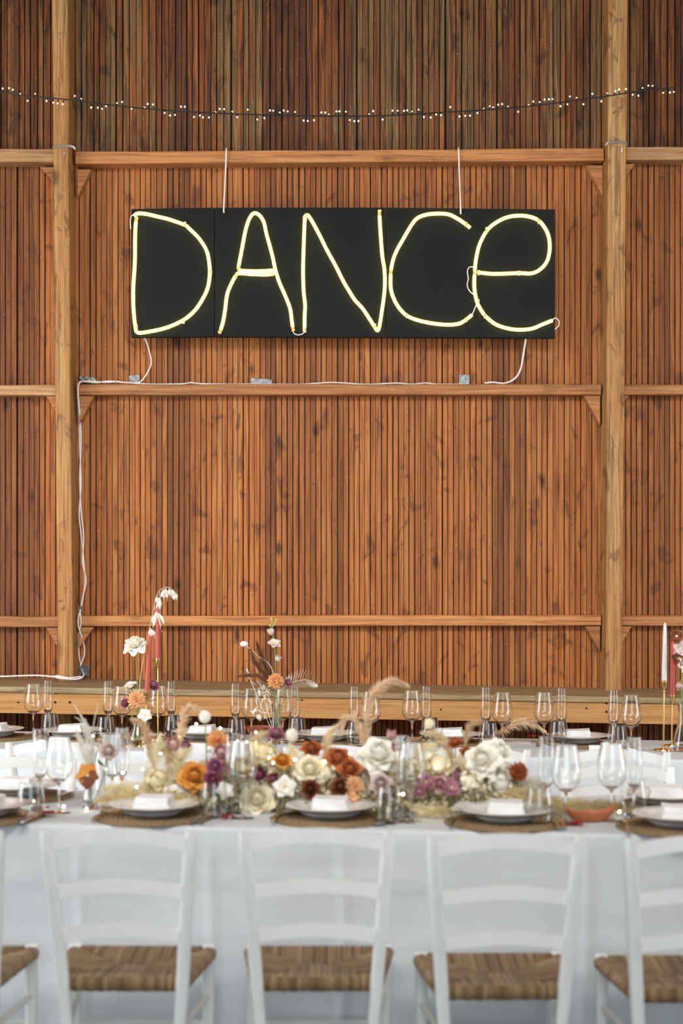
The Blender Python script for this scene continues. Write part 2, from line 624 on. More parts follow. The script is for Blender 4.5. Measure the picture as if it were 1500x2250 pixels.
# side walls and rear wall with open doorways
struct('wall_left', MB().box((-5.05, -2.35, 2.7), (0.1, 4.9, 5.4)).box((-5.05, 7.8, 2.7), (0.1, 2.0, 5.4)).box((-5.05, 3.45, 4.4), (0.1, 6.7, 2.0)), M_shell)
struct('wall_right', MB().box((5.05, -1.2, 2.7), (0.1, 7.2, 5.4)).box((5.05, 7.3, 2.7), (0.1, 3.0, 5.4)).box((5.05, 4.1, 4.25), (0.1, 3.4, 2.3)), M_shell)
struct('wall_rear', MB().box((-3.7, -4.75, 2.7), (2.6, 0.1, 5.4)).box((4.4, -4.75, 2.7), (1.2, 0.1, 5.4)).box((0.7, -4.75, 4.7), (6.2, 0.1, 1.4)), M_shell)

Z_J = 3.83


def plank_mesh(wd, z0, z1, name, mat):
    h = wd / 2
    c = 0.0012
    prof = [(-h, 0.018), (-h, c), (-h + c, 0), (h - c, 0), (h, c), (h, 0.018)]
    m = MB()
    m.add([(x, y, z0) for x, y in prof] + [(x, y, z1) for x, y in prof],
          [(i, i + 1, i + 7, i + 6) for i in range(5)] + [(5, 0, 6, 11), (5, 4, 3, 2, 1, 0), (6, 7, 8, 9, 10, 11)])
    return m.mesh(name, mat, False)


low = [plank_mesh(wd, 0.0, Z_J, 'plank', M_plank) for wd in (0.0255, 0.0267, 0.0279)]
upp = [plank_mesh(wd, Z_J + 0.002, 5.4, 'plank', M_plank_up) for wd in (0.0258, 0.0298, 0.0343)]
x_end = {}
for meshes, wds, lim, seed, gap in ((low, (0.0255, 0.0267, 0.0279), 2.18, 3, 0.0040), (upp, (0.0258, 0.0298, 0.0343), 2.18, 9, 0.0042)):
    r = random.Random(seed)
    x = -lim
    i = 0
    while x < lim:
        k = r.randrange(3)
        if seed == 9 and 0.33 < x < 1.0:
            k = r.choice((0, 0, 1))
        g = gap * r.uniform(0.7, 1.3) + (0.0035 if r.random() < 0.06 else 0)
        x += wds[k] / 2
        o = obj('plank', meshes[k], wall)
        o.location = (x, WY + r.uniform(-0.0015, 0.003) - (0.002 if i % 4 == 0 else 0), 0)
        o.rotation_euler = (0, r.uniform(-0.0004, 0.0004), 0)
        x += wds[k] / 2 + g
        i += 1
    x_end[seed] = x
sb, su = MB(), MB()
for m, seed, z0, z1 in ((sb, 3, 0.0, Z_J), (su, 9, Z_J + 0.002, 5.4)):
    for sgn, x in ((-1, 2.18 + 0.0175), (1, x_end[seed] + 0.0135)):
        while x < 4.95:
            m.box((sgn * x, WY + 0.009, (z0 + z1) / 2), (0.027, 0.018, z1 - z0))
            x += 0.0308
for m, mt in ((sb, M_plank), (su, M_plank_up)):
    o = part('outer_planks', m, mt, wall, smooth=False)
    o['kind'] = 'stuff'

# ledge (deep bench running along the wall, sagging to the right)
LZ = lambda x, Y: None


def ledge_pt(px, py_l, py_r, Y):
    py = py_l + (py_r - py_l) * px / 1500
    return U(px, py, Y)


FYL = 7.95
zl = lambda x: U(0, 1488.5 + (1514 - 1488.5) * ((x / WY * FPX + 750) / 1500), WY).z - 0.0
XL = 3.4
tz = lambda x: zl(x)
ledge = MB()
ledge.hexa([(-XL, FYL - 0.015, tz(-XL) - 0.03), (-XL, WY, tz(-XL) - 0.03), (-XL, WY, tz(-XL)), (-XL, FYL - 0.015, tz(-XL))],
           [(XL, FYL - 0.015, tz(XL) - 0.03), (XL, WY, tz(XL) - 0.03), (XL, WY, tz(XL)), (XL, FYL - 0.015, tz(XL))])
tr_ledge = struct('trim_1', ledge, M_ledge_top, bevel=0.004)
fb = MB()
fb.hexa([(-XL, FYL, tz(-XL) - 0.138), (-XL, FYL + 0.05, tz(-XL) - 0.138), (-XL, FYL + 0.05, tz(-XL) - 0.031), (-XL, FYL, tz(-XL) - 0.031)],
        [(XL, FYL, tz(XL) - 0.138), (XL, FYL + 0.05, tz(XL) - 0.138), (XL, FYL + 0.05, tz(XL) - 0.031), (XL, FYL, tz(XL) - 0.031)])
part('front_board', fb, M_ledge, tr_ledge, smooth=False, bevel=0.003)
for px, py in ((123, 1523), (153, 1522), (121, 1543), (153, 1543), (1332, 1545), (1332, 1564), (40, 1543), (663 , 1538), (968, 1559), (1288, 1556)):
    p = U(px, py, FYL)
    big = px in (123, 153, 121, 1332)
    part('bolt_head', MB().lathe([(0, 0.006), (0.005, 0.005), (0.0065 if big else 0.004, 0.002), (0.0065 if big else 0.004, -0.004), (0, -0.004)], 10), M_iron, tr_ledge, loc=p, rot=(PI / 2, 0, 0))
# props under the ledge
for i, px in enumerate((142, 1348)):
    p = U(px, 1500, 8.5)
    part('prop_post', MB().box((p.x, 8.5, (tz(p.x) - 0.03) / 2), (0.09, 0.1, tz(p.x) - 0.032)), M_post, tr_ledge, smooth=False, bevel=0.004)

# posts
PF = 8.40


def post(name, l0, r0, l1, r1, y1):
    """front-face pixel edges at the top row (0) and at the ledge row y1"""
    m = MB()
    zt = 5.4
    T0, B0 = U(l0, 0, PF), U(l1, y1, PF)
    T1, B1 = U(r0, 0, PF), U(r1, y1, PF)

    def ext(a, b, z):
        return a + (b - a) * ((z - a.z) / (b.z - a.z))
    zb = (tz(B0.x) + tz(B1.x)) / 2
    a0, a1 = ext(T0, B0, zt), ext(T1, B1, zt)
    n = 14
    jr = random.Random(name)
    rows = []
    for i in range(n + 1):
        z = zb + (zt - zb) * i / n
        p, q = ext(T0, B0, z), ext(T1, B1, z)
        e = jr.uniform(-0.0025, 0.0025)
        c = 0.005
        rows.append([(p.x + e, WY, z), (p.x + e, PF + c, z), (p.x + c + e, PF, z), (q.x - c + e, PF, z), (q.x + e, PF + c, z), (q.x + e, WY, z)])
    vs = [v for r in rows for v in r]
    fs = [(i * 6 + k, i * 6 + (k + 1) % 6, i * 6 + 6 + (k + 1) % 6, i * 6 + 6 + k) for i in range(n) for k in range(6)]
    fs += [tuple(range(6)), tuple(n * 6 + k for k in range(6))]
    m.add(vs, fs)
    return struct(name, m, M_post)


post_l = post('trim_2', 114, 149, 127, 160, 1490)
post_r = post('trim_3', 1336, 1379, 1331, 1366, 1515)


def beam(name, xl, xr, yl, yr, hl, hr, prot, mat):
    Yf = WY - prot
    a, b = U(xl, yl, Yf), U(xr, yr, Yf)
    ha, hb = hl * Yf / FPX, hr * Yf / FPX
    m = MB()
    n = 10
    jr = random.Random(name)
    rows = []
    for i in range(n + 1):
        t = i / n
        p = a.lerp(b, t)
        hh = ha + (hb - ha) * t
        e, c = jr.uniform(-0.002, 0.002), 0.004
        rows.append([(p.x, WY, p.z + e), (p.x, Yf + c, p.z + e), (p.x, Yf, p.z - c + e), (p.x, Yf, p.z - hh + c), (p.x, Yf + c, p.z - hh), (p.x, WY, p.z - hh)])
    vs = [v for r in rows for v in r]
    fs = [(i * 6 + k, i * 6 + (k + 1) % 6, i * 6 + 6 + (k + 1) % 6, i * 6 + 6 + k) for i in range(n) for k in range(6)]
    fs += [tuple(range(6)), tuple(n * 6 + k for k in range(6))]
    m.add(vs, fs)
    return struct(name, m, mat)


# rails between the posts: top, middle, lower
beam('trim_4', 166, 1326, 333, 325.5, 27, 27, 0.105, M_beam)
beam('trim_5', -340, 119, 325, 327, 29, 29, 0.105, M_beam_pale)
beam('trim_6', 1371, 1840, 323, 321, 28, 28, 0.105, M_beam_pale)
beam('trim_7', 171, 1320, 844, 844, 23.5, 23.5, 0.085, M_beam)
beam('trim_8', -340, 127, 845, 846, 23, 23, 0.085, M_beam_pale)
beam('trim_9', 1364, 1840, 845, 846, 22, 22, 0.085, M_beam)
beam('trim_10', 171, 1320, 1353, 1352, 23, 22.5, 0.075, M_beam)
beam('trim_11', -340, 127, 1355, 1354, 24, 24, 0.075, M_beam)
beam('trim_12', 1364, 1840, 1352, 1353, 23, 23, 0.075, M_beam)


def brace(p_post, p_beam, p_corner, prot, owner):
    """triangular gusset under a rail beside a post; pixels of lower end at post, outer end at beam, and corner"""
    Yf = WY - prot
    a, b, c = U(*p_post, Yf), U(*p_beam, Yf), U(*p_corner, Yf)
    m = MB()
    vs = [a, b, c]
    back = [Vector((v.x, WY - 0.001, v.z)) for v in vs]
    m.add(vs + back, [(0, 1, 2), (5, 4, 3), (0, 3, 4, 1), (1, 4, 5, 2), (2, 5, 3, 0)])
    part('brace', m, M_beam, owner, smooth=False, bevel=0.002)


for a in (((118, 402), (88, 367), (119, 367)), ((127, 914), (101, 869), (127, 869)), ((127, 1424), (101, 1379), (127, 1379))):
    brace(*a, 0.06, post_l)
for a in (((170, 432), (200, 372), (170, 372)), ((174, 932), (207, 869), (174, 869)), ((174, 1422), (206, 1378), (174, 1378))):
    brace(*a, 0.06, post_l)
for a in (((1324, 431), (1288, 363), (1324, 363)), ((1318, 934), (1283, 869), (1318, 869)), ((1318, 1432), (1285, 1376), (1318, 1376))):
    brace(*a, 0.06, post_r)
for a in (((1370, 398), (1394, 360), (1370, 360)), ((1365, 890), (1382, 868), (1365, 868)), ((1365, 1415), (1388, 1376), (1365, 1376))):
    brace(*a, 0.06, post_r)

# wire loops around the posts
for lab, pts in (('twisted steel wire loop round the left timber post', [(116, 322), (133, 319), (150, 319), (161, 321), (166, 326)]),
                 ('twisted steel wire loop round the right timber post', [(1329, 318), (1335, 312), (1352, 310), (1374, 312), (1375, 318)])):
    m = MB()
    q = [U(x, y, PF - 0.006) for x, y in pts]
    m.tube(spline(q, 5), 0.0028, 6)
    m.tube(spline([v + Vector((0, -0.003, -0.008)) for v in q], 5), 0.0025, 6)
    single('wire_loop', m, M_wire, lab, 'wire', 'wire loops on the posts')
for lab, px, py in (('bent pale nail in left post below the wire loop', 141, 333), ('bent pale nail in right post below the wire loop', 1362, 326),
                    ('small pale hook high on left post above the light string', 130, 76)):
    p = U(px, py, PF)
    m = MB().tube(spline([p + Vector((0, 0.02, 0)), p + Vector((0, -0.02, 0)), p + Vector((0.006, -0.024, -0.012)), p + Vector((0.004, -0.02, -0.026))], 4), 0.003, 6)
    single('hook', m, M_wire, lab, 'hook')

# ------------------------------------------------------------------ DANCE sign
SY = 8.43
sign = thing('neon_sign', 'black board sign with the word DANCE in glowing yellow tube', 'sign', U(753, 742, SY))
for (x0, x1, yt0, yt1, yb0, yb1) in ((288, 470.5, 459, 456, 741, 740), (471.5, 846.5, 456, 456, 740, 741), (847.5, 1219, 456, 460, 741, 743)):
    a, b, c, d = U(x0, yt0, SY), U(x1, yt1, SY), U(x1, yb1, SY), U(x0, yb0, SY)
    off = Vector((0, 0.035, 0))
    m = MB().hexa([a, b, c, d], [a + off, b + off, c + off, d + off])
    part('panel', m, M_board, sign, True, False, 0.0025)

c3 = lambda L: [(270 + x / 3, 430 + y / 3) for x, y in L]
c4 = lambda L: [(770 + x / 3, 430 + y / 3) for x, y in L]
letters = {
    'D': c3([(88, 140), (82, 220), (80, 300), (78, 450), (68, 610), (70, 750), (83, 870), (100, 903), (180, 895), (270, 875), (350, 845), (420, 805), (475, 755), (520, 690), (558, 610), (572, 520), (568, 440), (550, 360), (500, 280), (440, 220), (405, 192), (300, 155), (230, 138), (150, 120), (95, 118), (74, 134)]),
    'A': c3([(637, 905), (660, 830), (672, 760), (685, 660), (705, 600), (745, 525), (768, 512), (860, 518), (950, 520), (992, 512), (1000, 500)]),
    'A2': c3([(1000, 492), (900, 498), (800, 496), (770, 490), (762, 472), (775, 400), (790, 320), (805, 240), (825, 170), (850, 125), (875, 115), (905, 135), (930, 180), (945, 250), (970, 340), (990, 420), (1005, 490), (1030, 570), (1065, 650), (1100, 740), (1112, 820), (1122, 890)]),
    'N': c3([(1197, 895), (1197, 800), (1200, 720), (1190, 620), (1187, 480), (1192, 300), (1197, 170), (1200, 138), (1215, 128), (1235, 150), (1285, 240), (1345, 360), (1400, 460), (1450, 560), (1500, 645)]) + c4([(30, 690), (80, 745), (120, 805), (155, 860), (175, 888), (188, 870), (205, 770), (220, 660), (226, 570), (222, 480), (208, 390), (198, 260), (192, 160), (191, 95)]),
    'C': c4([(788, 212), (745, 178), (690, 143), (640, 122), (570, 118), (500, 125), (440, 148), (400, 195), (350, 280), (305, 360), (278, 430), (265, 510), (265, 610), (285, 680), (320, 740), (370, 790), (440, 820), (530, 840), (620, 850), (690, 848), (740, 832), (800, 785)]),
    'E': c4([(835, 505), (930, 515), (1020, 514), (1110, 510), (1190, 512), (1250, 485), (1295, 430), (1312, 350), (1305, 270), (1275, 205), (1230, 158), (1160, 135), (1080, 133), (1010, 150), (940, 190), (895, 235), (850, 320), (828, 410), (818, 500), (815, 600), (830, 690), (860, 755), (900, 805), (960, 850), (1040, 876), (1120, 884), (1200, 875), (1260, 850), (1330, 822)]),
}
TR = 0.0062
for k, L in letters.items():
    if k == 'A2':
        continue
    dz = -0.013
    paths = [L] + ([letters['A2']] if k == 'A' else [])
    core, jack = MB(), MB()
    for q in paths:
        sp = spline([U(x, y, SY + dz) for x, y in q], 5)
        core.tube(sp, TR, 8)
        jack.tube(sp, 0.0105, 10)
    lt = part('letter_tube', core, M_neon, sign, True, label='glowing letter ' + k + ' of the sign')
    part('silicone_jacket', jack, M_jacket, lt, True)
for x, y in c3([(86, 160), (90, 868), (580, 505), (400, 830), (765, 480), (745, 530), (985, 515), (1120, 880), (1200, 888), (1205, 150), (642, 895), (410, 190)]) + c4([(192, 120), (160, 860), (265, 505), (370, 793), (815, 510), (845, 508), (895, 225), (885, 795), (1240, 172), (760, 190), (760, 820), (1110, 512), (840, 700)]):
    p = U(x, y, SY - 0.008)
    part('clip', MB().box((0, 0, 0), (0.013, 0.024, 0.026)), M_clip, sign, True, False, 0.002, loc=p)


def cord(pts, r, Ys=None):
    return MB().tube(spline([U(*p) for p in pts], 6), r, 6)


K = lambda L, Y: [(x, y, Y) for x, y in L]
leadm = MB()
for L in (c3([(80, 122), (58, 132), (48, 165), (51, 220)]), c3([(1122, 895), (1130, 910), (1155, 918), (1185, 910), (1195, 895)]),
          c4([(815, 470), (782, 472), (769, 500), (775, 545), (768, 590), (785, 630), (828, 665)]), c4([(832, 710), (815, 750), (803, 782)]),
          c4([(1328, 822), (1348, 806), (1372, 825), (1370, 858), (1345, 880)])):
    leadm = MB()
    leadm.tube(spline([U(x, y, SY - 0.007) for x, y in L], 5), 0.0028, 6)
    part('lead_wire', leadm, M_white_cord, sign, True)
part('red_cap', MB().lathe([(0, 0.006), (0.006, 0.004), (0.006, -0.006), (0, -0.006)], 8), M_redfav, sign, True, loc=U(482, 733, SY - 0.011), label='red end cap of the letter A tube')
for (x0, y0, x1, y1) in ((497, 330, 492, 467), (1007, 329, 1012, 470)):
    Yb = WY - 0.105
    pts = [U(x0, y0, WY - 0.03), U(x0, y0 - 1.2, Yb - 0.008), U(x0 + 0.3 * (x1 - x0), y0 + 45, Yb - 0.012), U(x1 - 0.5, y1 - 12, SY - 0.004), U(x1, y1, SY - 0.005)]
    m = MB().tube(spline(pts, 6), 0.0042, 6)
    part('hanging_cord', m, M_white_cord, sign, True, label='white cord tied over the top rail')

# supply cables and tape
CY = WY - 0.045
single('power_cord', cord([(318, 742, SY + 0.03), (326, 765, 8.5), (332, 797, 8.53), (322, 822, CY), (308, 839, CY), (296, 842, CY)], 0.0038), M_white_cord,
       'white power cord hanging from the left end of the sign', 'cord')
single('power_cord', cord([(1155, 744, SY + 0.03), (1150, 775, 8.5), (1143, 812, 8.53), (1130, 832, CY), (1108, 842, CY), (1082, 840, CY), (1064, 842, CY)], 0.0052), M_white_cord,
       'white power cord hanging from the right end of the sign', 'cord')
e1 = cord([(1030, 844.4, CY), (960, 844.3, CY), (935, 841.5, CY), (905, 844.4, CY), (870, 841.8, CY), (820, 844.4, CY), (795, 844.4, CY), (760, 841.8, CY), (725, 840.5, CY), (690, 842.5, CY), (665, 844.4, CY), (600, 844.4, CY), (540, 844, CY), (500, 844.4, CY), (440, 843.0, CY), (420, 840.8, CY), (398, 843.4, CY), (330, 844.2, CY), (270, 840, CY), (238, 837.5, CY), (210, 841, CY), (185, 838, CY - 0.02),
           (176, 840, 8.49), (172, 848, 8.492), (172, 870, 8.50), (177, 930, 8.56), (178, 980, 8.57), (175, 1050, 8.575), (178, 1120, 8.575), (184, 1180, 8.575), (181, 1235, 8.575), (189, 1275, 8.575), (182, 1310, 8.575), (177, 1338, 8.53), (173, 1352, 8.51), (172, 1375, 8.51), (184, 1415, 8.56), (185, 1440, 8.575), (177, 1462, 8.575), (178, 1478, 8.57)], 0.004)
single('extension_cord', e1, M_white_cord, 'long white cord along the middle rail and down the left post', 'cord')
e2 = cord([(262, 838, CY), (232, 840, CY), (205, 838, CY), (180, 838, CY - 0.02), (174, 842, 8.488), (171, 860, 8.49), (174, 920, 8.56), (175, 990, 8.575), (178, 1060, 8.58), (174, 1130, 8.575), (180, 1190, 8.58), (185, 1245, 8.575), (186, 1285, 8.58), (180, 1325, 8.55), (176, 1345, 8.51), (178, 1370, 8.505), (172, 1400, 8.56), (174, 1440, 8.575), (179, 1470, 8.57), (184, 1484, 8.36), (170, 1492, 8.33), (140, 1491, 8.33), (124, 1489, 8.33), (124, 1484.5, 8.36), (150, 1489, 8.345), (178, 1487, 8.36)], 0.004)
single('extension_cord', e2, M_white_cord, 'second white cord twisted down the left post and looped at its foot', 'cord')
e3 = cord([(-60, 1483, 8.42), (0, 1486, 8.36), (40, 1485, 8.36), (80, 1484, 8.36), (115, 1486.5, 8.34), (150, 1490, 8.33)], 0.0045)
single('extension_cord', e3, M_white_cord, 'white cord lying on the ledge left of the left post', 'cord')


def tape(x0, x1, y0, y1, Y, mat, label, skew=0.0, wrap=0.0):
    jr = random.Random(label)
    ph = jr.uniform(0, 6)

    def fn(u, v):
        p = U(x0 + (x1 - x0) * u, y0 + (y1 - y0) * v + skew * u, Y)
        p.y += 0.0016 * math.sin(9 * u + ph) * math.cos(7 * v) - wrap * max(0, v - 0.7) - 0.003
        p.z += 0.002 * math.sin(14 * u + ph) * (1 if v > 0.5 else -1)
        return p
    m = MB().grid(fn, 10, 6)
    n = len(m.v)
    fr = list(m.f)
    m.add([(q[0], q[1] + 0.0012, q[2]) for q in m.v], [tuple(reversed(f)) for f in fr])
    o = single('tape_strip', m, mat, label, 'tape', None)
    return o


tape(175, 194, 827, 842, 8.575, M_tape_dark, 'dark crumpled duct tape where the cord meets the left post', 1)
tape(193, 211, 829, 841, 8.585, M_tape, 'grey duct tape strip right beside the dark crumpled tape', 1.5)
tape(284, 307, 825, 843, 8.585, M_tape, 'square grey duct tape patch below the left end of the sign', -1)
tape(551, 597, 831, 843, 8.585, M_tape, 'long torn grey duct tape on the middle rail below letter A', 3)
tape(1008, 1031, 824, 844, 8.585, M_tape, 'square grey duct tape patch below the letter C', 0)
tape(172, 181, 1330, 1345, 8.52, M_tape_dark, 'small black tape binding the cords above the lower rail', 2)
tape(172, 197, 1463, 1486, 8.57, M_tape_dark, 'crumpled dark duct tape at the foot of the left post', -1)

# ------------------------------------------------------------------ string of lights across the wall
LY = 8.28
wire_px = [(-90, 193), (0, 202), (50, 210), (130, 217), (200, 226), (320, 239), (420, 246), (500, 250), (600, 253), (700, 255), (850, 254), (1000, 245.5), (1100, 239), (1200, 229), (1320, 213.5), (1400, 201), (1500, 189.5), (1590, 174)]
fl = thing('string_lights', 'black wire string of tiny warm bulbs draped across the wall', 'lights', U(750, 255, LY))
wp = spline([U(x, y, LY) for x, y in wire_px], 10)
part('wire', MB().tube(wp, 0.0036, 6), M_black_cord, fl, True)
hold_me = MB().tube([(0, 0, 0), (0, 0, 0.024)], 0.0032, 6).mesh('bulb_holder', M_black_cord)
bulb_me = MB().lathe([(0, 0.021), (0.0030, 0.0215), (0.0040, 0.025), (0.0031, 0.0295), (0, 0.031)], 8).mesh('bulb', M_bulb)
r = random.Random(21)
s, up, left = 0.0, True, 4
L = [0.0]
for a, b in zip(wp, wp[1:]):
    L.append(L[-1] + (b - a).length)
pos = 0.01
nb = 0
while pos < L[-1] and nb < 190:
    j = max(i for i in range(len(L)) if L[i] <= pos)
    j = min(j, len(wp) - 2)
    p = wp[j].lerp(wp[j + 1], (pos - L[j]) / max(1e-6, L[j + 1] - L[j]))
    ang = (r.uniform(-0.35, 0.35) if up else PI + r.uniform(-0.45, 0.45))
    fwd = r.uniform(-1.1, 1.1)
    o = obj('bulb_holder', hold_me, fl, True, p, (fwd, ang, 0))
    b = obj('bulb', bulb_me, o)
    left -= 1
    if left <= 0:
        up, left = not up, r.choice((1, 1, 2, 3, 3, 4, 6))
        pos += r.uniform(0.0, 0.035)
    pos += r.uniform(0.021, 0.033)
    nb += 1

# ------------------------------------------------------------------ tables and cloths
TZ = 0.75
T1S, T2S = -0.103, -0.1375


def table(name, label, slope, edgeY, near, cloth_label, length, seed):
    rot = math.atan(slope)
    perp = Vector((-math.sin(rot), math.cos(rot), 0))
    c = Vector((0, edgeY, 0)) + perp * (0.375 if near else -0.375)
    t = thing(name, label, 'table', c, rot)
    part('tabletop', MB().box((0, 0, 0.727), (length, 0.725, 0.032)), M_beam_pale, t, smooth=False, bevel=0.003)
    for sx in (-1, 1):
        for sy in ((-1, -0.45) if near else (-1, 1)):
            part('leg', MB().tube([(sx * (length / 2 - 0.3), sy * 0.28, 0), (sx * (length / 2 - 0.3), sy * 0.28, 0.711)], 0.022, 10), M_iron, t)
    # cloth: one profile swept along the table
    hw = 0.375
    prof = []
    zb = 0.025
    nz = 26
    for i in range(nz):
        prof.append((-hw, zb + (TZ - 0.02 - zb) * i / nz, 1 - i / nz))
    for i in range(4):
        a = PI / 2 * i / 4
        prof.append((-hw + 0.014 * (1 - math.cos(a)), TZ - 0.014 + 0.014 * math.sin(a), 0))
    for i in range(11):
        prof.append((-hw + 0.014 + (2 * hw - 0.028) * i / 10, TZ, -1))
    prof += [(-a, b, c_) for a, b, c_ in reversed(prof[:nz + 4])]
    jr = random.Random(seed)
    nx = 420
    folds = [(jr.uniform(5, 13), jr.uniform(0, 6.28), jr.uniform(0.4, 1.0)) for _ in range(5)]
    creases = [-2.3, -1.56, -0.79, -0.395, 0.0, 0.71, 1.42, 2.2]
    hcre = [0.60, 0.36, 0.13]
    m = MB()

    def fn(u, v):
        j = v * (len(prof) - 1)
        i = int(round(j))
        y, z, d = prof[i]
        x = (u - 0.5) * (length + 0.03)
        if d >= 0:
            sgn = -1 if y < 0 else 1
            k = d ** 1.2
            f = sum(a * math.sin(fr * x * 1.3 + ph + 1.5 * d) for fr, ph, a in folds) / 3
            off = 0.006 + 0.016 * k * f + 0.010 * k
            off += 0.012 * min(1, d * 3) * (noise.noise(Vector((x * 2.2, d * 3, seed))) )
            for cx in creases:
                q = abs(x - cx - 0.01 * math.sin(4 * d + cx))
                off += 0.0065 * max(0, 1 - q / 0.022) * min(1, d * 8)
            for hz in hcre:
                q = abs(z - hz - 0.012 * math.sin(2.1 * x + hz * 9))
                off += 0.0075 * max(0, 1 - q / 0.02) * min(1, d * 8)
            y += sgn * max(off, 0.002)
            if near and sgn > 0:            # chairs pushed in on the far side tuck the cloth under
                q = min(1, max(0, (0.70 - z) / 0.20))
                y -= 0.40 * q * q * (3 - 2 * q)
        return (x, y, z)
    m.grid(fn, nx, len(prof) - 1)
    # end drops
    for sx in (-1, 1):
        m.grid(lambda u, v, sx=sx: (sx * ((length + 0.03) / 2 + 0.004 + 0.02 * (1 - v) * (0.5 + 0.5 * math.sin(11 * u))), (u - 0.5) * 2 * hw, zb + (TZ - 0.004 - zb) * v), 20, 10)
    o = part('tablecloth', m, M_cloth, None, smooth=True)
    o.location = c
    o.rotation_euler = (0, 0, rot)
    tag(o, cloth_label, 'tablecloth')
    return t


table('dining_table', 'long front banquet table standing under a white cloth', T1S, 4.578, True, 'white cloth draped to the floor over the front table', 5.0, 1.0)
table('dining_table', 'long rear banquet table nearer the plank wall under white cloth', T2S, 7.26, False, 'white cloth over the rear table near the wall', 6.2, 5.0)

# ------------------------------------------------------------------ chairs


def rush_seat():
    """woven rush: strands at right angles to each rail, meeting along the diagonals"""
    m = MB()
    yb, yf, wb, wf, z = -0.165, 0.165, 0.158, 0.196, 0.428
    corners = [Vector((-wb, yb, z)), Vector((wb, yb, z)), Vector((wf, yf, z)), Vector((-wf, yf, z))]
    cen = [Vector((-0.045, 0.0, z - 0.012)), Vector((0.045, 0.0, z - 0.012))]
    sides = [(corners[0], corners[1], cen[0], cen[1], 36), (corners[1], corners[2], cen[1], cen[1], 34),
             (corners[2], corners[3], cen[1], cen[0], 42), (corners[3], corners[0], cen[0], cen[0], 34)]
    jr = random.Random(4)
    for a, b, ca, cb, n in sides:
        edge = (b - a)
        out = edge.cross(Vector((0, 0, 1))).normalized()
        rad = edge.length / n * 0.56
        for i in range(n):
            t = (i + 0.5) / n
            e = a.lerp(b, t)
            # inner end: on diagonal / centre line, straight in from the rail
            if ca == cb:
                k = 2 * min(t, 1 - t)
                q = a.lerp(ca, k) if t < 0.5 else b.lerp(ca, k)
            else:
                lo = (ca - a).dot(edge) / edge.length_squared
                hi = (cb - a).dot(edge) / edge.length_squared
                if t < lo:
                    q = a.lerp(ca, t / lo)
                elif t > hi:
                    q = b.lerp(cb, (1 - t) / (1 - hi))
                else:
                    q = ca.lerp(cb, (t - lo) / (hi - lo))
            j = jr.uniform(-0.0012, 0.0012)
            up = Vector((0, 0, 1))
            pts = [e - up * (0.034 + jr.uniform(0, .003)) - out * 0.004, e + out * (0.012 + j) - up * 0.026, e + out * (0.015 + j) - up * 0.012, e + out * 0.008, e.lerp(q, 0.3) + up * 0.002, e.lerp(q, 0.65) - up * 0.003, q + up * (0.001 + j)]
            m.tube(pts, rad, 6, True)
    m.box((0, 0, z - 0.03), (0.30, 0.30, 0.012))
    return m


def tapered(p, q, w0, d0, w1, d1):
    """rounded rectangular bar from p to q, section in x/y"""
    m = MB()
    n = 6
    rows = []
    for i in range(n + 1):
        t = i / n
        c = Vector(p).lerp(Vector(q), t)
        rows.append((c, w0 + (w1 - w0) * t, d0 + (d1 - d0) * t))
    return rows


def bar(rows):
    m = MB()
    for c, wd, dp in rows:
        a, b, ch = wd / 2, dp / 2, 0.006
        for x, y in ((-a + ch, -b), (a - ch, -b), (a, -b + ch), (a, b - ch), (a - ch, b), (-a + ch, b), (-a, b - ch), (-a, -b + ch)):
            m.v.append((c[0] + x, c[1] + y, c[2]))
    n = len(rows)
    for i in range(n - 1):
        for k in range(8):
            m.f.append((i * 8 + k, i * 8 + (k + 1) % 8, i * 8 + 8 + (k + 1) % 8, i * 8 + 8 + k))
    m.f.append(tuple(range(8)))
    m.f.append(tuple((n - 1) * 8 + k for k in range(8)))
    return m


SEAT_ME = rush_seat().mesh('seat', M_rush)


def back_y(z):
    return -0.178 - 0.075 * max(0, (z - 0.40) / 0.43) ** 1.15 - 0.0 * z


def back_x(z):
    return 0.1515 + 0.0736 * (z - 0.31)


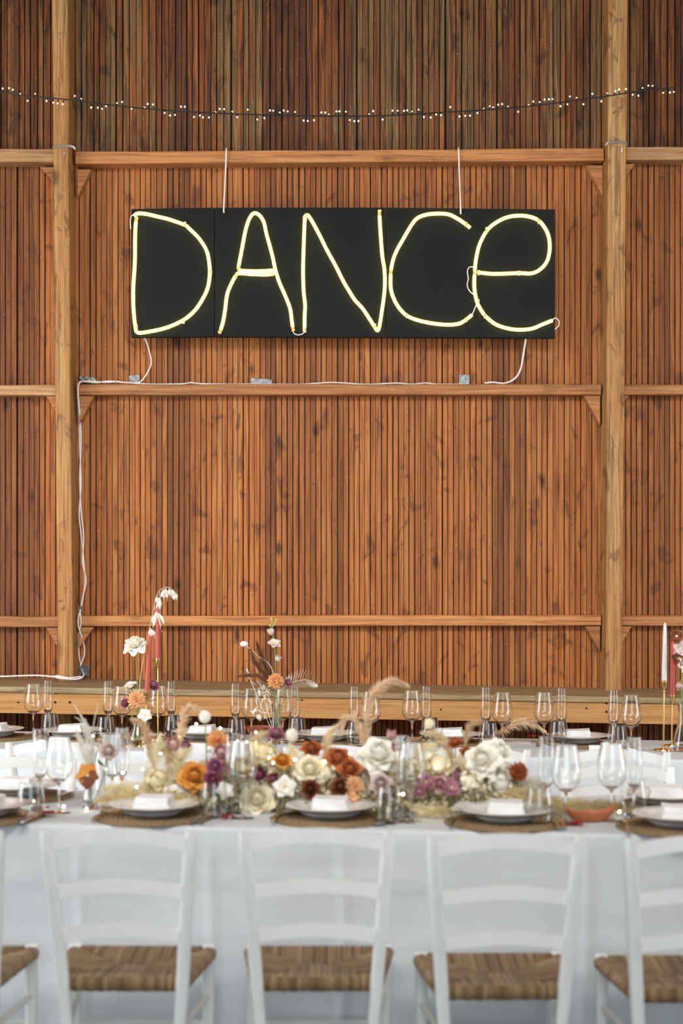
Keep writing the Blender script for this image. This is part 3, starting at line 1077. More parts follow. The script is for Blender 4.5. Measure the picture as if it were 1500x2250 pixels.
def make_chair():
    t = thing('rush_chair', 'x', 'chair')
    obj('seat', SEAT_ME, t)
    for s in (-1, 1):
        rows = []
        for i in range(15):
            z = 0.833 * i / 14
            yy = back_y(z) if z > 0.40 else -0.178 + 0.03 * math.sin(PI * (0.40 - z) / 0.8)
            wd = 0.033
            rows.append(((s * back_x(z), yy, z), wd if z < 0.8 else wd * (1 - 0.25 * (z - 0.8) / 0.033), 0.034 if z < 0.78 else 0.034 - 0.012 * (z - 0.78) / 0.053))
        part('back_post', bar(rows), M_chair, t)
        rows = [((s * 0.192, 0.168, 0.434 * i / 6), 0.028 + 0.006 * i / 6, 0.028 + 0.006 * i / 6) for i in range(7)]
        part('leg', bar(rows), M_chair, t)
        part('side_rail', MB().tube([(s * 0.158, -0.17, 0.412), (s * 0.192, 0.165, 0.412)], 0.011, 8), M_chair, t)
        for z in (0.16, 0.29):
            part('stretcher', MB().tube([(s * back_x(z), -0.165, z), (s * 0.190, 0.168, z)], 0.010, 8), M_chair, t)
    part('stretcher', MB().tube([(-0.19, 0.168, 0.21), (0.19, 0.168, 0.21)], 0.010, 8), M_chair, t)
    part('stretcher', MB().tube([(-0.146, -0.162, 0.24), (0.146, -0.162, 0.24)], 0.010, 8), M_chair, t)
    for z0, z1, rise in ((0.778, 0.818, 0.025), (0.648, 0.686, 0.019), (0.528, 0.565, 0.019)):
        zc = (z0 + z1) / 2
        X = back_x(zc) - 0.008
        yb = back_y(zc)

        def fn(u, v, z0=z0, z1=z1, rise=rise, X=X, yb=yb):
            x = (u * 2 - 1) * X
            k = 1 - (u * 2 - 1) ** 2
            z = z0 + rise * k + (z1 - z0 + (0.002 if v else 0)) * 0
            y = yb - 0.016 * k
            th, a = 0.0075, 2 * PI * v
            zz = (z0 + z1) / 2 + rise * k + (z1 - z0) / 2 * max(-1, min(1, 1.35 * math.sin(a))) * (1 - 0.0 * k)
            yy = y + th * max(-1, min(1, 1.5 * math.cos(a)))
            return (x, yy, zz)
        part('back_slat', MB().grid(fn, 18, 16), M_chair, t)
    return t


chair0 = make_chair()
GC1, GC2, GC3 = 'chairs on the near side of the front table', 'chairs on the far side of the front table', 'chairs on the near side of the rear table'
near_ch = [(-163, 1826, 0.0, 'white ladder-back chair cut off at the left edge of the photo, near side'),
           (264, 1826, -0.02, 'white ladder-back rush chair at the near side, first fully visible from the left'),
           (695, 1826, 0.0, 'white ladder-back rush chair at the near side in the middle of the front row'),
           (1110, 1838, 0.01, 'white ladder-back rush chair at the near side under the terracotta boat dish'),
           (1548, 1842, 0.0, 'white ladder-back rush chair at the near side cut by the right edge')]
first = True
for px, py, rz, lab in near_ch:
    Y = (H - 0.833) * FPX / (py - YH)
    p = U(px, py, Y)
    loc = (p.x, Y + 0.253, 0)
    if first:
        c = chair0
        c.location = loc
        c.rotation_euler = (0, 0, rz)
        c['label'] = lab
        c['group'] = GC1
        first = False
    else:
        dup(chair0, loc, rz, lab, GC1)
ords = ['far left', 'second from the left', 'in the middle', 'second from the right', 'far right']
for k, px in enumerate((50, 384, 710, 1036, 1362)):
    Y = 5.50 + (T1S * (px - 750) / FPX * 5.5)
    p = U(px, 1690, Y)
    dup(chair0, (p.x, Y - 0.253, 0), PI + 0.05 + 0.02 * (k % 3 - 1), 'white ladder-back chair facing the camera behind the front table, ' + ords[k], GC2)
for k, px in enumerate((135, 440, 750, 1060, 1368)):
    Y = 6.02 + (T2S * (px - 750) / FPX * 6.0)
    p = U(px, 1650, Y)
    dup(chair0, (p.x, Y + 0.253, 0), -0.1 + 0.02 * (k % 2), 'white ladder-back chair seen from behind at the rear table, ' + ords[k], GC3)

# ------------------------------------------------------------------ place settings
# ---- glasses (local origin at the foot)


def glass_profile(outer, th, z_in):
    """outer: list of (r,z) from foot centre up to the rim; inner wall follows the bowl down to z_in"""
    rim = outer[-1]
    inner = [(max(r - th, 0.0), z) for r, z in reversed(outer) if z > z_in]
    inner[0] = (rim[0] - th * 0.7, rim[1])
    return [(0, 0)] + outer + inner + [(0, z_in)]


W_out = [(0.036, 0.0), (0.0365, 0.0015), (0.020, 0.004), (0.006, 0.008), (0.0038, 0.014), (0.0034, 0.05), (0.0036, 0.085), (0.006, 0.095), (0.016, 0.101), (0.029, 0.110), (0.039, 0.124), (0.0445, 0.142), (0.0455, 0.155), (0.0435, 0.175), (0.0395, 0.200), (0.035, 0.225), (0.0325, 0.238)]
F_out = [(0.032, 0.0), (0.0325, 0.0015), (0.018, 0.004), (0.006, 0.008), (0.0038, 0.014), (0.0034, 0.04), (0.0036, 0.075), (0.006, 0.086), (0.013, 0.098), (0.020, 0.114), (0.0245, 0.135), (0.0255, 0.150), (0.0250, 0.175), (0.0232, 0.215), (0.0215, 0.252)]
T_out = [(0.026, 0.0), (0.030, 0.002), (0.036, 0.012), (0.0415, 0.032), (0.0425, 0.045), (0.041, 0.065), (0.037, 0.092), (0.0345, 0.112)]
W_me = MB().lathe(glass_profile(W_out, 0.0013, 0.100), 32).mesh('wine_glass', M_glass)
F_me = MB().lathe(glass_profile(F_out, 0.0013, 0.092), 28).mesh('champagne_flute', M_glass)
T_me = MB().lathe(glass_profile(T_out, 0.0018, 0.008), 28).mesh('water_tumbler', M_glass)
V_me = MB().lathe(glass_profile([(0.024, 0.0), (0.0275, 0.002), (0.028, 0.03), (0.029, 0.062)], 0.002, 0.006), 24).mesh('tealight_glass', M_glass)
for me in (W_me, F_me, T_me, V_me):
    me.polygons.foreach_set('use_smooth', [True] * len(me.polygons))
GH = {'W': 0.238, 'F': 0.252, 'T': 0.112}
GM = {'W': (W_me, 'wine_glass'), 'F': (F_me, 'champagne_flute'), 'T': (T_me, 'water_tumbler')}


def put_glass(kind, px, rim, label, group):
    z = TZ + GH[kind]
    p = onz(px, rim, z)
    o = obj(GM[kind][1], GM[kind][0])
    o.location = (p.x, p.y, TZ + 0.0005)
    o.rotation_euler = (0, 0, rnd.uniform(0, 6))
    return tag(o, label, 'glass', group)


rear = [('W', 73, 1503), ('F', 105, 1495), ('T', 110, 1569), ('F', 237, 1497), ('W', 268, 1508), ('T', 232, 1575), ('W', 347, 1507), ('F', 376, 1497), ('T', 381, 1573),
        ('F', 517, 1502), ('W', 552, 1514), ('T', 520, 1580), ('W', 621, 1514), ('F', 647, 1508), ('T', 652, 1578), ('F', 778, 1508), ('W', 814, 1520), ('T', 782, 1586),
        ('W', 905, 1517), ('F', 936, 1508), ('T', 944, 1578), ('F', 1067, 1510), ('W', 1103, 1522), ('T', 1072, 1588), ('W', 1195, 1521), ('F', 1233, 1512), ('T', 1227, 1585), ('F', 1348, 1516), ('W', 1386, 1528), ('T', 1356, 1594)]
ordw = ['first', 'second', 'third', 'fourth', 'fifth', 'sixth', 'seventh', 'eighth', 'ninth', 'tenth']
nm = {'W': 'clear round-bowled wine glass on the rear table, ', 'F': 'tall clear champagne flute on the rear table, ', 'T': 'low clear water tumbler on the rear table, '}
gg = {'W': 'wine glasses on the rear table', 'F': 'flutes on the rear table', 'T': 'tumblers on the rear table'}
for k in 'WFT':
    for i, (kk, px, rim) in enumerate(sorted([g for g in rear if g[0] == k], key=lambda g: g[1])):
        put_glass(kk, px, rim, nm[k] + ordw[i] + ' from the left', gg[k])
front = [('F', 88, 1603, 'clear flute at left end of the front table beside the wine glass'), ('W', 130, 1621, 'clear wine glass left of the orange pansy vase'), ('T', 68, 1719, 'clear tumbler at the leftmost place on the front table'),
         ('F', 268, 1599, 'clear flute right behind the orange pansy vase, front table'), ('W', 247, 1612, 'clear wine glass right behind the orange pansy vase, front table'),
         ('F', 511, 1612, 'clear flute above the large low cream rose, front table'), ('W', 533, 1629, 'clear wine glass above the large low cream rose, front table'), ('T', 470, 1718, 'clear tumbler in front of the mauve buds and orange rose'),
         ('F', 884, 1617, 'clear flute right of the big white rose, front table'), ('W', 903, 1634, 'clear wine glass standing in front of magenta flowers'), ('T', 855, 1728, 'clear tumbler below the pale mauve rose, front table'),
         ('F', 957, 1602, 'clear flute at the back of the front table behind magenta flowers'),
         ('F', 1200, 1618, 'clear flute right of the rust flower, front table'), ('W', 1243, 1638, 'clear wine glass rising behind the terracotta boat dish, left one'), ('T', 1183, 1730, 'clear tumbler in front of the pampas plume at right'),
         ('W', 1343, 1633, 'clear wine glass rising behind the terracotta boat dish, right one'), ('F', 1392, 1620, 'clear flute at the right end of the front table'), ('T', 1391, 1714, 'clear tumbler below the rightmost flute on the front table')]
for kk, px, rim, lab in front:
    put_glass(kk, px, rim, lab, None)

# ---- mats, plates, napkins, cutlery
mat_prof = []
for i in range(12):
    r0 = 0.185 * i / 12
    for k in range(4):
        a = PI * k / 4
        mat_prof.append((max(0.0, r0 + 0.0154 * (k / 4)), 0.0035 + 0.0035 * math.sin(a)))
mat_prof[0] = (0, 0.004)
mat_prof += [(0.187, 0.0035), (0.185, 0.0), (0, 0.0)]
mat_me = MB().lathe(mat_prof, 64).mesh('placemat', M_jute)
under_prof = [(0, 0.0), (0.062, 0.0), (0.069, 0.001), (0.088, 0.013), (0.095, 0.018), (0.0955, 0.020), (0.088, 0.018), (0.068, 0.0065), (0, 0.006)]
under_me = MB().lathe(under_prof, 48).mesh('under_plate', M_plate_dark)
plate_prof = [(0, 0.0), (0.080, 0.0), (0.088, 0.0015), (0.100, 0.008), (0.136, 0.0165), (0.139, 0.0195), (0.137, 0.0205), (0.101, 0.0145), (0.090, 0.0075), (0, 0.0065)]
plate_me = MB().lathe(plate_prof, 56).mesh('dinner_plate', M_plate)
ring_me = MB().lathe([(0.1225, 0.0182), (0.1245, 0.0188), (0.1243, 0.0180), (0.1225, 0.0175), (0.1225, 0.0182)], 56).mesh('glaze_band', M_plate_line)


def napkin_mesh(seed):
    jr = random.Random(seed)
    m = MB()
    for lv in range(4):
        w0, d0 = 0.112 - 0.004 * lv, 0.105 - 0.003 * lv
        z0 = 0.0085 * lv
        ph = jr.uniform(0, 6)
        ox, oy = jr.uniform(-0.003, 0.003), jr.uniform(-0.003, 0.003)

        def top(u, v):
            return (ox + (u - 0.5) * w0, oy + (v - 0.5) * d0, z0 + 0.0078 + 0.0016 * math.sin(5 * u + ph) * math.cos(4 * v + ph) + (0.006 * max(0, 0.25 - u) * 2 if lv == 3 else 0))

        def bot(u, v):
            q = top(u, v)
            return (q[0], q[1], z0 + 0.0)
        n = 8
        b = len(m.v)
        m.grid(top, n, n)
        m.grid(bot, n, n)
        st = (n + 1) * (n + 1)
        rim = [i for i in range(n + 1)] + [n + (n + 1) * j for j in range(1, n + 1)] + [n * (n + 1) + i for i in range(n - 1, -1, -1)] + [(n + 1) * j for j in range(n - 1, 0, -1)]
        for a, c_ in zip(rim, rim[1:] + rim[:1]):
            m.f.append((b + a, b + c_, b + st + c_, b + st + a))
    return m.mesh('napkin', M_napkin)


nap_me = [napkin_mesh(i) for i in range(3)]


def handle_tool(kind):
    m = MB()
    pr = {'knife': [(-0.11, 0.0075), (-0.10, 0.0085), (-0.02, 0.0055), (-0.01, 0.0050), (0.0, 0.009), (0.06, 0.0105), (0.10, 0.006), (0.112, 0.001)],
          'fork': [(-0.10, 0.008), (-0.09, 0.0095), (-0.03, 0.0045), (0.03, 0.0035), (0.045, 0.009), (0.055, 0.0115), (0.062, 0.012)]}[kind]
    vs = []
    for y, wd in pr:
        z = 0.0045 + (0.006 * max(0, (y + 0.0)) / 0.06 if kind == 'fork' and y < 0.05 else (0.006 if kind == 'fork' else 0))
        vs += [(-wd, y, z), (wd, y, z), (wd * 0.8, y, z + 0.003), (-wd * 0.8, y, z + 0.003)]
    n = len(pr)
    fs = [(i * 4 + k, i * 4 + (k + 1) % 4, i * 4 + 4 + (k + 1) % 4, i * 4 + 4 + k) for i in range(n - 1) for k in range(4)] + [(0, 1, 2, 3), tuple((n - 1) * 4 + k for k in range(4))]
    m.add(vs, fs)
    if kind == 'fork':
        for i in range(4):
            m.box((-0.009 + 0.006 * i, 0.085, 0.0115), (0.0026, 0.048, 0.002))
    return m.mesh(kind, M_steel)


knife_me, fork_me = handle_tool('knife'), handle_tool('fork')


def setting(px, py, rz, where, grp, nap=0, cut=True, mat=True, nx=0.0, nrot=0.0):
    c = onz(px, py, TZ)
    z = TZ + 0.0005
    if mat:
        o = tag(obj('placemat', mat_me, loc=(c.x, c.y, z), rot=(0, 0, rnd.uniform(0, 3))), 'round jute placemat, ' + where, 'placemat', 'placemats on the ' + grp)
    z += 0.0072
    tag(obj('under_plate', under_me, loc=(c.x, c.y, z)), 'grey lower plate, ' + where, 'plate', 'lower plates on the ' + grp)
    z += 0.0190
    d = thing('dinner_plate', 'pale wide-rimmed top plate, ' + where, 'plate', (c.x, c.y, z), 0, 'top plates on the ' + grp)
    obj('dish', plate_me, d)
    obj('glaze_band', ring_me, d)
    z += 0.0072
    tag(obj('napkin', nap_me[nap % 3], loc=(c.x + nx, c.y, z), rot=(0, 0, rz + nrot)), 'folded white napkin, ' + where, 'napkin', 'napkins on the ' + grp)
    if cut:
        ca, sa = math.cos(rz), math.sin(rz)
        for k, (dx, me, nm_) in enumerate(((-0.158, fork_me, 'fork'), (0.152, knife_me, 'knife'), (0.170, knife_me, 'knife'))):
            dy = -0.055 + 0.012 * k
            nlab = {0: 'steel fork, ', 1: 'inner steel knife, ', 2: 'outer steel knife, '}[k]
            tag(obj(nm_, me, loc=(c.x + ca * dx - sa * dy, c.y + sa * dx + ca * dy, TZ + 0.0065), rot=(0, 0, rz + rnd.uniform(-0.06, 0.06))), nlab + where, nm_, nm_ + 's on the ' + grp)


R1, R2 = math.atan(T1S), math.atan(T2S)
setting(-35, 1797, R1, 'near-side place at the left edge of the photo', 'front table', 0)
setting(338, 1797, R1, 'near-side place with the tumbler before the orange rose', 'front table', 1)
setting(726, 1800, R1, 'near-side place in the middle below the cream roses', 'front table', 2)
setting(1110, 1809, R1, 'near-side place left of the terracotta boat dish', 'front table', 0)
setting(1492, 1820, R1, 'near-side place right of the terracotta boat dish', 'front table', 1)
setting(40, 1752, R1 + PI, 'far-side place of the front table at its left end', 'front table', 2)
setting(1462, 1773, R1 + PI, 'far-side place of the front table at its right end', 'front table', 0)
for i, (px, py, wh) in enumerate(((-14, 1622, 'far-side place at the left edge of rear table'), (160, 1624, 'rear table far side behind the orange pansy'), (445, 1627, 'rear table far side left of the bottle vase'), (713, 1631, 'rear table far side right of the bottle vase'),
                                  (990, 1634, 'rear table far side behind the magenta flowers'), (1270, 1637, 'rear table far side left of the candlesticks'))):
    setting(px, py, R2 + PI, wh, 'rear table', i, cut=(i in (2, 4, 5)))

# ---- small table things
boat = MB()


def boat_fn(r_, u):
    a = 2 * PI * u
    x, y = math.cos(a) * 0.076, math.sin(a) * 0.034
    return x, y


rows = []
for (k, z, lift) in ((0.40, 0.0, 0.0), (0.66, 0.005, 0.003), (0.90, 0.018, 0.016), (1.0, 0.030, 0.030), (0.94, 0.031, 0.030), (0.82, 0.022, 0.016), (0.50, 0.014, 0.003)):
    ring = []
    for j in range(32):
        a = 2 * PI * j / 32
        end = abs(math.cos(a)) ** 5
        x = math.cos(a) * 0.080 * (k + 0.03 * end)
        y = math.copysign(abs(math.sin(a)) ** 1.25, math.sin(a)) * 0.034 * k
        ring.append((x, y, z + lift * end * 0.75))
    rows.append(ring)
vs = [q for r_ in rows for q in r_]
fs = [(i * 32 + j, i * 32 + (j + 1) % 32, (i + 1) * 32 + (j + 1) % 32, (i + 1) * 32 + j) for i in range(6) for j in range(32)] + [tuple(range(32)), tuple(6 * 32 + j for j in range(32))]
boat.add(vs, fs)
p = onz(1295, 1806, TZ)
single('clay_dish', boat, M_terra, 'boat-shaped terracotta dish on the front table at right', 'dish', loc=(p.x, p.y, TZ + 0.001), rot=(0, 0, 0.05))
p = onz(570, 1618, TZ)
single('clay_bowl', MB().lathe([(0, 0), (0.03, 0), (0.055, 0.02), (0.062, 0.045), (0.059, 0.046), (0.05, 0.022), (0, 0.008)], 28), M_terra, 'round terracotta bowl on the rear table left of bottle vase', 'bowl', loc=(p.x, p.y, TZ + 0.001))


def favor_mesh():
    m = MB()
    jr = random.Random(5)
    for k in range(5):
        a = 2 * PI * k / 5
        m.grid(lambda u, v: (math.cos(a) * 0.004 + (v * 0.026) * math.cos(a) - (u - .5) * 0.018 * math.sin(PI * (0.15 + 0.8 * v)) * math.sin(a),
                             math.sin(a) * 0.004 + (v * 0.026) * math.sin(a) + (u - .5) * 0.018 * math.sin(PI * (0.15 + 0.8 * v)) * math.cos(a),
                             0.003 + 0.012 * v * (1 - v) * 2 + 0.004 * abs(u - .5)), 4, 5)
    m.ball((0, 0, 0.006), 0.006, 8, 5)
    return m.mesh('red_blossom', M_redfav)


fav_me = favor_mesh()
for px, py, lab in ((105, 1796, 'small dark red dried blossom at the left place, front table'), (497, 1800, 'small dark red dried blossom beside the tumbler below mauve buds'),
                    (868, 1804, 'small dark red dried blossom by the tumbler below pale mauve rose'), (1268, 1815, 'small dark red dried blossom under the terracotta boat dish'), (1172, 1622, 'small red dried blossom on the rear table by tan plume')):
    q = onz(px, py, TZ)
    tag(obj('red_blossom', fav_me, loc=(q.x, q.y, TZ + 0.009 if px == 105 else TZ + 0.002), rot=(0, 0, px)), lab, 'flower')


def card(px, py, wd, dp, rz, mat, lab, cat='card', tilt=0.0):
    q = onz(px, py, TZ)
    m = MB().box((0, 0, 0.0008), (wd, dp, 0.0014))
    return single('menu_card', m, mat, lab, cat, smooth=False, loc=(q.x, q.y, TZ + 0.0008), rot=(tilt, 0, rz))


card(945, 1806, 0.10, 0.12, R1 + 0.1, M_card, 'ivory card lying between two jute placemats, front table')
card(1130, 1630, 0.15, 0.16, R2, M_card, 'ivory card on the rear table left of the tan plume')
card(22, 1614, 0.10, 0.13, R2, M_redcard, 'brick red card on the rear table at the left edge')
p = onz(1315, 1662, TZ)
single('name_card', MB().add([(-0.04, -0.02, 0), (0.04, -0.02, 0), (0.04, 0, 0.045), (-0.04, 0, 0.045), (0.04, 0.02, 0), (-0.04, 0.02, 0)], [(0, 1, 2, 3), (3, 2, 4, 5)]), M_card,
       'folded ivory place card standing on rear table near candlesticks', 'card', smooth=False, loc=(p.x, p.y, TZ + 0.001), rot=(0, 0, R2))

# ---- candles and candlesticks


def candle_pair(px, y_base, y_cup, y_top, mat, lab_c, lab_h, lean=0.0):
    b = onz(px, y_base, TZ)
    s_ = FPX / b.y
    hh, ch = (y_base - y_cup) / s_, (y_cup - y_top) / s_
    h = thing('candlestick', lab_h, 'candlestick', (b.x, b.y, TZ + 0.0005))
    h.rotation_euler = (0, lean, 0)
    part('base', MB().lathe([(0, 0), (0.040, 0), (0.042, 0.002), (0.041, 0.005), (0.012, 0.008), (0.004, 0.012), (0, 0.012)], 32), M_gold, h)
    part('stem', MB().tube([(0, 0, 0.010), (0, 0, hh - 0.045)], 0.0036, 10).ball((0, 0, hh - 0.048), 0.0065, 10, 6), M_gold, h)
    part('cup', MB().lathe([(0, hh - 0.045), (0.004, hh - 0.044), (0.0065, hh - 0.034), (0.0115, hh - 0.024), (0.012, hh), (0.0105, hh), (0.010, hh - 0.018), (0, hh - 0.018)], 16), M_gold, h)
    k = thing('taper_candle', lab_c, 'candle', (b.x + math.sin(lean) * (hh - 0.018), b.y, TZ + 0.001 + math.cos(lean) * (hh - 0.018)))
    k.rotation_euler = (0, lean, 0)
    c2 = ch + 0.018
    part('wax', MB().lathe([(0, 0), (0.0098, 0), (0.0115, 0.02), (0.0112, c2 * 0.3), (0.0085, c2 * 0.8), (0.0062, c2 - 0.014), (0.003, c2 - 0.004), (0, c2)], 16), mat, k)
    part('wick', MB().tube([(0, 0, c2 - 0.002), (0.001, 0, c2 + 0.006)], 0.0009, 5), M_black_cord, k)


candle_pair(347, 1626, 1447, 1318, M_red_candle, 'taller dusty red taper candle among the oat grass', 'tall gold candlestick holding the higher red taper at left', 0.0)
candle_pair(317, 1640, 1519, 1385, M_red_candle, 'lower dusty red taper candle leaning beside the white rose', 'gold candlestick holding the lower red taper at left', 0.05)
candle_pair(1457, 1649, 1495, 1367, M_white_candle, 'pale grey taper candle at the right edge of photo', 'tall gold candlestick holding the pale taper at right', 0.012)
candle_pair(1475, 1640, 1527, 1402, M_red_candle, 'dusty red taper candle beside the pale grey taper', 'gold candlestick holding the red taper at right', 0.012)

# ------------------------------------------------------------------ flowers


def petal_mb(wd, ln, cup, curl, nu=5, nv=6, ruffle=0.0, pointed=0.0, seed=0):
    """petal: base at origin, grows along +Z, inside faces -Y"""
    m = MB()

    def fn(u, v):
        a = u * 2 - 1
        prof = math.sin(PI * (0.10 + 0.78 * v ** (0.75 + pointed * 0.0))) if not pointed else math.sin(PI * (0.08 + 0.90 * v))
        x = wd * a * prof
        y = -cup * wd * (a * a) * prof * 1.1 + curl * ln * (v ** 3) + cup * 0.35 * ln * math.sin(PI * v) * 0.6
        z = ln * v - abs(curl) * ln * 0.25 * v ** 4 - 0.12 * ln * a * a * v
        if ruffle:
            y += ruffle * ln * v * math.sin(11 * a + seed)
            z += ruffle * ln * v * math.cos(17 * a + seed)
        return (x, y, z)
    return m.grid(fn, nu, nv)


def place(phi, theta, r0, z0, s):
    """matrix placing a petal around the flower axis; theta = opening from the axis"""
    return Matrix.Rotation(phi, 4, 'Z') @ Matrix.Translation((0, r0, z0)) @ Matrix.Rotation(-theta, 4, 'X') @ Matrix.Scale(s, 4)


def aim(d):
    return Vector(d).to_track_quat('Z', 'Y').to_euler()


PETAL_CACHE = {}


def petal_me(key, mat, *a, **k):
    kk = (key, mat.name)
    if kk not in PETAL_CACHE:
        PETAL_CACHE[kk] = petal_mb(*a, **k).mesh('petal', mat)
    return PETAL_CACHE[kk]


def flower(kind, p, d, R, mat, name, label, base=None, stem_mat=None, leaves=0, mat2=None, group=None, cat='flower', parent=None, seed=None):
    """kind of bloom at world point p, axis d, radius R; base = foot of the stem; returns the thing"""
    jr = random.Random(label + str(p))
    d = Vector(d).normalized()
    p = Vector(p)
    foot = Vector(base) if base is not None else p - d * R * 0.9
    if parent is None:
        t = thing(name, label, cat, foot, 0, group)
    else:
        t = parent
    e = aim(d)
    q = e.to_quaternion()
    e = (q @ Quaternion((0, 0, 1), jr.uniform(0, 6))).to_euler()
    if kind in ('rose', 'openrose'):
        m = MB()
        # spiral heart
        for k in range(7):
            m.merge(petal_mb(0.40, 0.78, 0.75, 0.05), place(k * 2.4, 0.02 + 0.05 * k, 0.02 + 0.030 * k, -0.15, 1.0))
        for k in range(5):
            m.merge(petal_mb(0.52, 0.86, 0.60, 0.16), place(k * 1.257 + 0.4, 0.34, 0.16, -0.22, 1.0))
        m.ball((0, 0, 0.16), 0.30, 10, 7, (1, 1, 1.25))
        m.lathe([(0, -0.35), (0.10, -0.33), (0.20, -0.2), (0.1, -0.05), (0, 0)], 10)
        for i in range(len(m.v)):
            m.v[i] = tuple(c * R for c in m.v[i])
        b = part('bloom', m, mat, t, True, loc=p, rot=e)
        big = kind == 'openrose'
        sets = [(5, 0.62, 0.22, -0.28, 0.98, 0.26), (6, 0.92, 0.24, -0.32, 1.06, 0.38)]
        if big:
            sets.append((6, 1.32, 0.24, -0.36, 1.16, 0.45))
        for si, (n, th, r0, z0, s_, cu) in enumerate(sets):
            me = petal_me('rose%d_%.4f' % (si, R), mat, 0.60 * R, 0.92 * R, 0.42, cu, 6, 6, 0.0, 0.0)
            for k in range(n):
                o = obj('petal', me, b)
                M = place(k * 2 * PI / n + si * 0.5 + jr.uniform(-0.15, 0.15), th + jr.uniform(-0.14, 0.14), r0 * R, z0 * R, s_ * jr.uniform(0.92, 1.08))
                lo, ro, sc_ = M.decompose()
                o.location, o.rotation_euler, o.scale = lo, ro.to_euler(), sc_
    elif kind == 'carnation':
        m = MB()
        n = 46
        for k in range(n):
            th = 1.45 * (k / n) ** 0.6
            m.merge(petal_mb(0.30, 0.95, 0.2, 0.12, 6, 4, 0.09, 0, jr.uniform(0, 6)), place(k * 2.4, th, 0.03, -0.25, jr.uniform(0.85, 1.02)))
        m.lathe([(0, -0.9), (0.16, -0.85), (0.22, -0.5), (0.2, -0.2), (0, -0.15)], 10)
        for i in range(len(m.v)):
            m.v[i] = tuple(c * R for c in m.v[i])
        b = part('bloom', m, mat, t, True, loc=p, rot=e)
    elif kind == 'open':
        m = MB()
        m.ball((0, 0, 0.02), 0.16, 8, 5, (1, 1, 0.6))
        for k in range(14):
            a = k * 2.4
            m.tube([(0, 0, 0), (0.15 * math.cos(a), 0.15 * math.sin(a), 0.22)], 0.018, 4)
        for i in range(len(m.v)):
            m.v[i] = tuple(c * R for c in m.v[i])
        b = part('bloom', m, mat2 or L_cream, t, True, loc=p, rot=e)
        for n, th, s_, o0 in ((4, 0.75, 0.8, 0.3), (5, 1.12, 1.0, 0.0)):
            me = petal_me('open_%.4f' % R, mat, 0.50 * R, 1.0 * R, 0.25, 0.22, 5, 5, 0.04)
            for k in range(n):
                o = obj('petal', me, b)
                M = place(k * 2 * PI / n + o0 + jr.uniform(-0.1, 0.1), th + jr.uniform(-0.12, 0.12), 0.04 * R, -0.02 * R, s_)
                lo, ro, sc_ = M.decompose()
                o.location, o.rotation_euler, o.scale = lo, ro.to_euler(), sc_
    elif kind == 'pansy':
        m = MB().ball((0, 0, 0.02 * R), 0.12 * R, 8, 5, (1, 1, .6))
        b = part('bloom', m, L_cream, t, True, loc=p, rot=e)
        b.rotation_euler = q.to_euler()
        for k, (an, mt, s_) in enumerate(((0.5, mat, 1.05), (-0.5, mat, 1.05), (1.75, mat, 1.0), (-1.75, mat2 or mat, 0.95), (PI, mat2 or mat, 1.1))):
            me = petal_me('pansy_%.4f_%d' % (R, k), mt, 0.62 * R, 1.0 * R, 0.08, 0.12, 6, 6, 0.05)
            o = obj('petal', me, b)
            M = place(an, 1.35, 0.03 * R, 0.01 * R * k, s_)
            lo, ro, sc_ = M.decompose()
            o.location, o.rotation_euler, o.scale = lo, ro.to_euler(), sc_
    elif kind == 'bud':
        m = MB()
        m.ball((0, 0, 0.1 * R), 0.45 * R, 10, 6, (1, 1, 1.3))
        b = part('bloom', m, mat, t, True, loc=p, rot=e)
        for n, th, s_ in ((3, 0.06, 0.95), (4, 0.28, 1.0)):
            me = petal_me('bud_%.4f' % R, mat, 0.60 * R, 1.35 * R, 0.62, 0.12, 5, 6)
            for k in range(n):
                o = obj('petal', me, b)
                M = place(k * 2 * PI / n + th * 3, th + jr.uniform(-0.05, 0.05), 0.30 * R, -0.45 * R, s_)
                lo, ro, sc_ = M.decompose()
                o.location, o.rotation_euler, o.scale = lo, ro.to_euler(), sc_
    elif kind == 'pom':
        m = MB()
        n = 90
        for k in range(n):
            z = 1 - 2 * (k + 0.5) / n
            a = k * 2.39996
            dr = Vector((math.sqrt(1 - z * z) * math.cos(a), math.sqrt(1 - z * z) * math.sin(a), z))
            M = dr.to_track_quat('Z', 'Y').to_matrix().to_4x4()
            m.merge(petal_mb(0.16, 0.34, 0.3, 0.2, 2, 3), M @ Matrix.Translation((0, 0, 0.66)))
        m.ball((0, 0, 0), 0.75, 12, 8)
        for i in range(len(m.v)):
            m.v[i] = tuple(c * R for c in m.v[i])
        part('bloom', m, mat, t, True, loc=p, rot=e)
    elif kind == 'cluster':
        m = MB()
        m.ball((0, 0, 0), 0.6, 10, 7)
        for k in range(26):
            dr = Vector((jr.gauss(0, 1), jr.gauss(0, 1), jr.gauss(0.3, 0.8))).normalized() * jr.uniform(0.5, 0.95)
            M = Matrix.Translation(dr) @ dr.to_track_quat('Z', 'Y').to_matrix().to_4x4()
            for w_ in range(4):
                m.merge(petal_mb(0.17, 0.30, 0.2, 0.2, 2, 3), M @ place(w_ * PI / 2 + k, 0.95, 0.01, 0, 1.0))
        for i in range(len(m.v)):
            m.v[i] = tuple(c * R for c in m.v[i])
        part('bloom', m, mat, t, True, loc=p, rot=e)
